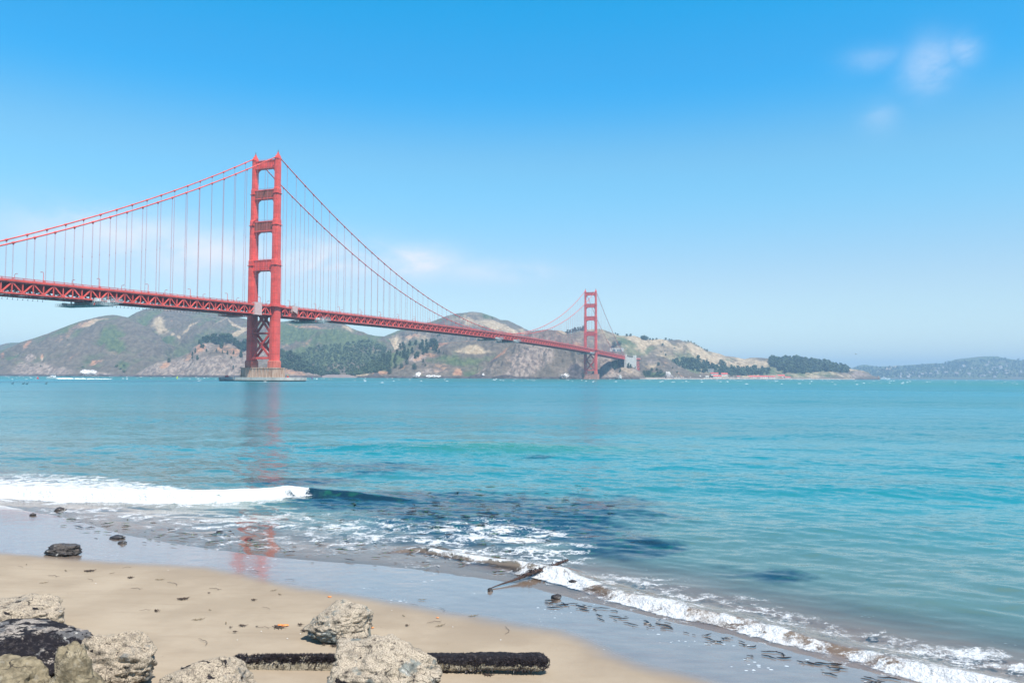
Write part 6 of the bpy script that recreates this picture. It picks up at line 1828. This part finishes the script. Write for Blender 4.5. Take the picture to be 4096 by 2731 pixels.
# open white frame building among the trees
p = P(2843, 1486, 2800)
o = empty("frame_building", p); tag(o, "pale open frame building among trees above the pier", "building")
mb = MB(); mb.box(-11, 11, -4, 4, 8, 9.2); mb.build("roof", CONC_W, o)
for x in np.linspace(-10, 10, 6):
    mb = MB(); mb.box(x - 0.5, x + 0.5, -3.9, -3.0, -2, 8); mb.build("post", CONC_W, o)
mb = MB(); mb.box(-9, 9, 1, 3, -2, 7.9); mb.build("wall", CREAM, o)
# timber pier
a, b = P(2812, 1515, 2600), P(2912, 1515, 2640)
o = empty("timber_pier", (a.x, a.y, 0), math.atan2(b.y - a.y, b.x - a.x)); tag(o, "long dark timber pier on piles in front of the harbour", "pier")
L = (b - a).length
mb = MB(); mb.box(0, L, -4, 4, 2.6, 4.0); mb.build("deck", DKWOOD, o)
for i in range(22):
    mb = MB(); mb.tube([(L * (i + 0.5) / 22, -3.8, -2), (L * (i + 0.5) / 22, -3.8, 2.7)], 0.6, 6); mb.build("pile", DKWOOD, o)
# flagpole, sailboats
p = P(3108, 1513, 2950)
mb = MB(); mb.tube([(0, 0, -1), (0, 0, 16)], [0.35, 0.2], 6); o = mb.build("flagpole", WHITE); o.location = p; tag(o, "thin white flagpole in front of the red roofed buildings", "flagpole")
proto = None
for i, (px, h_) in enumerate([(3180, 11), (3188, 10), (3196, 12), (3206, 10), (3213, 11), (3224, 15), (3238, 10), (3245, 11)]):
    p = P(px, 1514, 2990)
    if proto is None:
        o = empty("sailboat", p); mb = MB(); hull(mb, 9, 2.8, 1.2, 0.3); mb.build("hull", WHITE, o)
        mb = MB(); mb.tube([(0.5, 0, 1.0), (0.5, 0, 12)], [0.22, 0.14], 6); mb.build("mast", WHITE, o); mb = MB(); mb.loft([[(-2, -0.8, 1.2), (1.5, -0.7, 1.3), (1.5, 0.7, 1.3), (-2, 0.8, 1.2)], [(-1.8, -0.7, 1.8), (1.0, -0.6, 1.8), (1.0, 0.6, 1.8), (-1.8, 0.7, 1.8)]]); mb.build("cabin", WHITE, o); proto = o
    else:
        o = copy_tree(proto)
    o.location = (p.x, p.y, 0); o.scale = (1, 1, h_ / 11); o.rotation_euler = (0, 0, 1.2 + 0.2 * (i % 3))
    tag(o, "bare masted sailboat moored in front of the long boathouse", "sailboat", "sailboats moored by the boathouse")
# tunnel-like retaining wall above the far end of the bridge
p = P(2467, 1402, 2760)
o = empty("roadway_wall", p); tag(o, "pale concrete wall with dark arched openings above the far end of the bridge", "wall")
mb = MB(); L = 56 / F_PX * 2760
mb.box(-L / 2, L / 2, -1, 4, -3, 9); mb.build("wall", CONC_W, o)
for x, w_ in ((-10, 5), (4, 3), (13, 4.5)):
    mb = MB(); ring = [(x - w_, -1.06, -2.5), (x + w_, -1.06, -2.5), (x + w_, -1.06, 3)] + [(x + w_ * math.cos(a), -1.06, 3 + w_ * 0.6 * math.sin(a)) for a in np.linspace(0.3, math.pi - 0.3, 6)] + [(x - w_, -1.06, 3)]
    mb.loft([ring, [(q_[0], -0.5, q_[2]) for q_ in ring]]); mb.build("arch_shade", GREYD, o)  # dark plates on the solid wall paint the shade inside the arches
# sea stacks, whitened by birds
GUANO = rock_material("whitened_rock", (0.16, 0.13, 0.12), (0.78, 0.75, 0.70), (0.55, 0.52, 0.48), 0.6)
p = P(2677, 1516, 2290)
rock("sea_stack", (p.x, p.y, -0.5), (27, 18, 24), 301, GUANO, "tall pointed whitish sea stack at the shore right of the bridge end", cuts=8, peaks=((-0.1, 0, 1, 0.5, 0.12),), crust=0.45, mussel=0.1, sub=5, cat="sea stack")
p = P(2480, 1514, 2120)
rock("sea_stack", (p.x, p.y, -0.5), (11, 9, 13), 305, GUANO, "small white topped rock at the cliff foot right of the far tower", cuts=8, peaks=((-0.1, 0, 1, 0.2, 0.2),), crust=0.7, mussel=-0.2, sub=5, cat="sea stack")
p = P(2466, 1515, 2110)
rock("sea_stack", (p.x, p.y, -0.5), (9, 7, 7), 307, RK_WET, "dark brown rock against the left side of the small white topped rock", cuts=8, crust=0.1, mussel=0.1, sub=4, cat="sea stack")
for (px, w_, h_, lab) in [(1662, 17, 9, "white streaked sea rock below the middle spur, left of two"), (1737, 26, 7, "long white streaked sea rock below the middle spur, right of two"), (357, 44, 12, "broad bird whitened rock at the foot of the left headland"), (2252, 20, 14, "white streaked rock left of the far tower foot")]:
    Y0 = {357: 2330, 2252: 2095}.get(px, 2150); p = P(px, 1512, Y0)
    rock("sea_stack", (p.x, p.y, -0.5), (w_, w_ * 0.6, h_), 310 + px, GUANO, lab, cuts=9, crust=0.30, mussel=0.36, sub=5, rough=1.4, cat="sea rock")
# cars on the shore road, white specks
proto = None
for i, px in enumerate([2705, 2716, 2726, 2734, 2762, 2905, 2912, 2925, 2932, 3012]):
    Y0 = 2330 if px < 2800 else 2750; p = P(px, 1510, Y0)
    if proto is None:
        o = empty("parked_car", p); mb = MB(); mb.box(-2.2, 2.2, -0.9, 0.9, 0.35, 1.0); mb.loft([[(-1.5, -0.85, 1.0), (1.2, -0.85, 1.0), (1.2, 0.85, 1.0), (-1.5, 0.85, 1.0)], [(-1.1, -0.7, 1.55), (0.6, -0.7, 1.55), (0.6, 0.7, 1.55), (-1.1, 0.7, 1.55)]]); mb.build("body", WHITE, o)
        for x in (-1.3, 1.3):
            for yy in (-0.9, 0.9): mb = MB(); mb.tube([(x, yy - 0.1, 0.33), (x, yy + 0.1, 0.33)], 0.33, 10); mb.build("wheel", BLACK, o)
        proto = o
    else: o = copy_tree(proto)
    zs = max(2.6, p.z); o.location = (p.x, p.y, zs); o.scale = (1.6, 1.4, 1.5) if False else (1, 1, 1)
    tag(o, "white speck of a car on the shore road left of the pier" if px < 2800 else "white speck of a car by the red roofed buildings", "car", "cars on the shore road" if px < 2800 else "cars by the harbour buildings")
# houses scattered over the far hillside
HWALL = plain("pale_house_wall", (0.46, 0.43, 0.40), 0.8, 0.15, 0.05)
r = np.random.default_rng(23); protos = []
for i in range(3):
    mb = MB(); Lh, Dh, Hh = [(16, 10, 6), (24, 10, 5), (11, 9, 9)][i]
    mb.box(-Lh / 2, Lh / 2, -Dh / 2, Dh / 2, -3, Hh)
    mb.cur = 1
    for sg in (-1, 1): mb.loft([[(-Lh / 2 - 0.5, sg * (Dh / 2 + 0.5), Hh - 0.3), (-Lh / 2 - 0.5, 0, Hh + 2.6), (-Lh / 2 - 0.5, 0, Hh + 3), (-Lh / 2 - 0.5, sg * (Dh / 2 + 0.5), Hh + 0.1)], [(Lh / 2 + 0.5, sg * (Dh / 2 + 0.5), Hh - 0.3), (Lh / 2 + 0.5, 0, Hh + 2.6), (Lh / 2 + 0.5, 0, Hh + 3), (Lh / 2 + 0.5, sg * (Dh / 2 + 0.5), Hh + 0.1)]])
    me = mb.mesh("hillside_house"); me.materials.append(HWALL); me.materials.append(plain("pale_brown_roof", (0.34, 0.27, 0.24), 0.8, 0.2, 0.2) if i == 0 else MATS["pale_brown_roof"]); protos.append(me)
k = 0
while k < 48:
    px = r.uniform(3590, 4110); top = np.interp(px, [3590, 3790, 3990, 4110], [1482, 1466, 1446, 1458]); py = top + (1512 - top) * r.uniform() ** 0.9
    g = ground(hH, px, py)
    o = bpy.data.objects.new("hillside_house", protos[k % 3]); col.objects.link(o)
    o.location = (g.x, g.y - 14, g.z + 3); o.rotation_euler = (0, 0, r.normal(0, 0.5)); s_ = r.uniform(0.8, 1.5); o.scale = (s_, s_, s_)
    tag(o, "pale speck of a house on the hazy hillside at far right", "house", "houses on the far right hillside"); k += 1
g = ground(hH, 3992, 1477)
o = bpy.data.objects.new("hillside_house", protos[2]); col.objects.link(o); o.location = (g.x, g.y - 25, g.z + 4); o.scale = (2.4, 1.6, 1.7)
tag(o, "largest white house on the far right hillside, below its summit", "house")

# ------------------------------------------------------------------ sea air between the viewer and the far shore
hb = MB().box(-16000, 16000, -16000, 16000, -9.0, 345.0)
m, t = new_mat("sea_haze")
pv = t.n('ShaderNodeVolumePrincipled', {}, Color=C4(0.46, 0.74, 1.0), Density=HAZE_DENSITY, Anisotropy=0.0)
t.n('ShaderNodeOutputMaterial', {}, Volume=pv.outputs[0])
tag(hb.build("haze", m), kind='stuff')
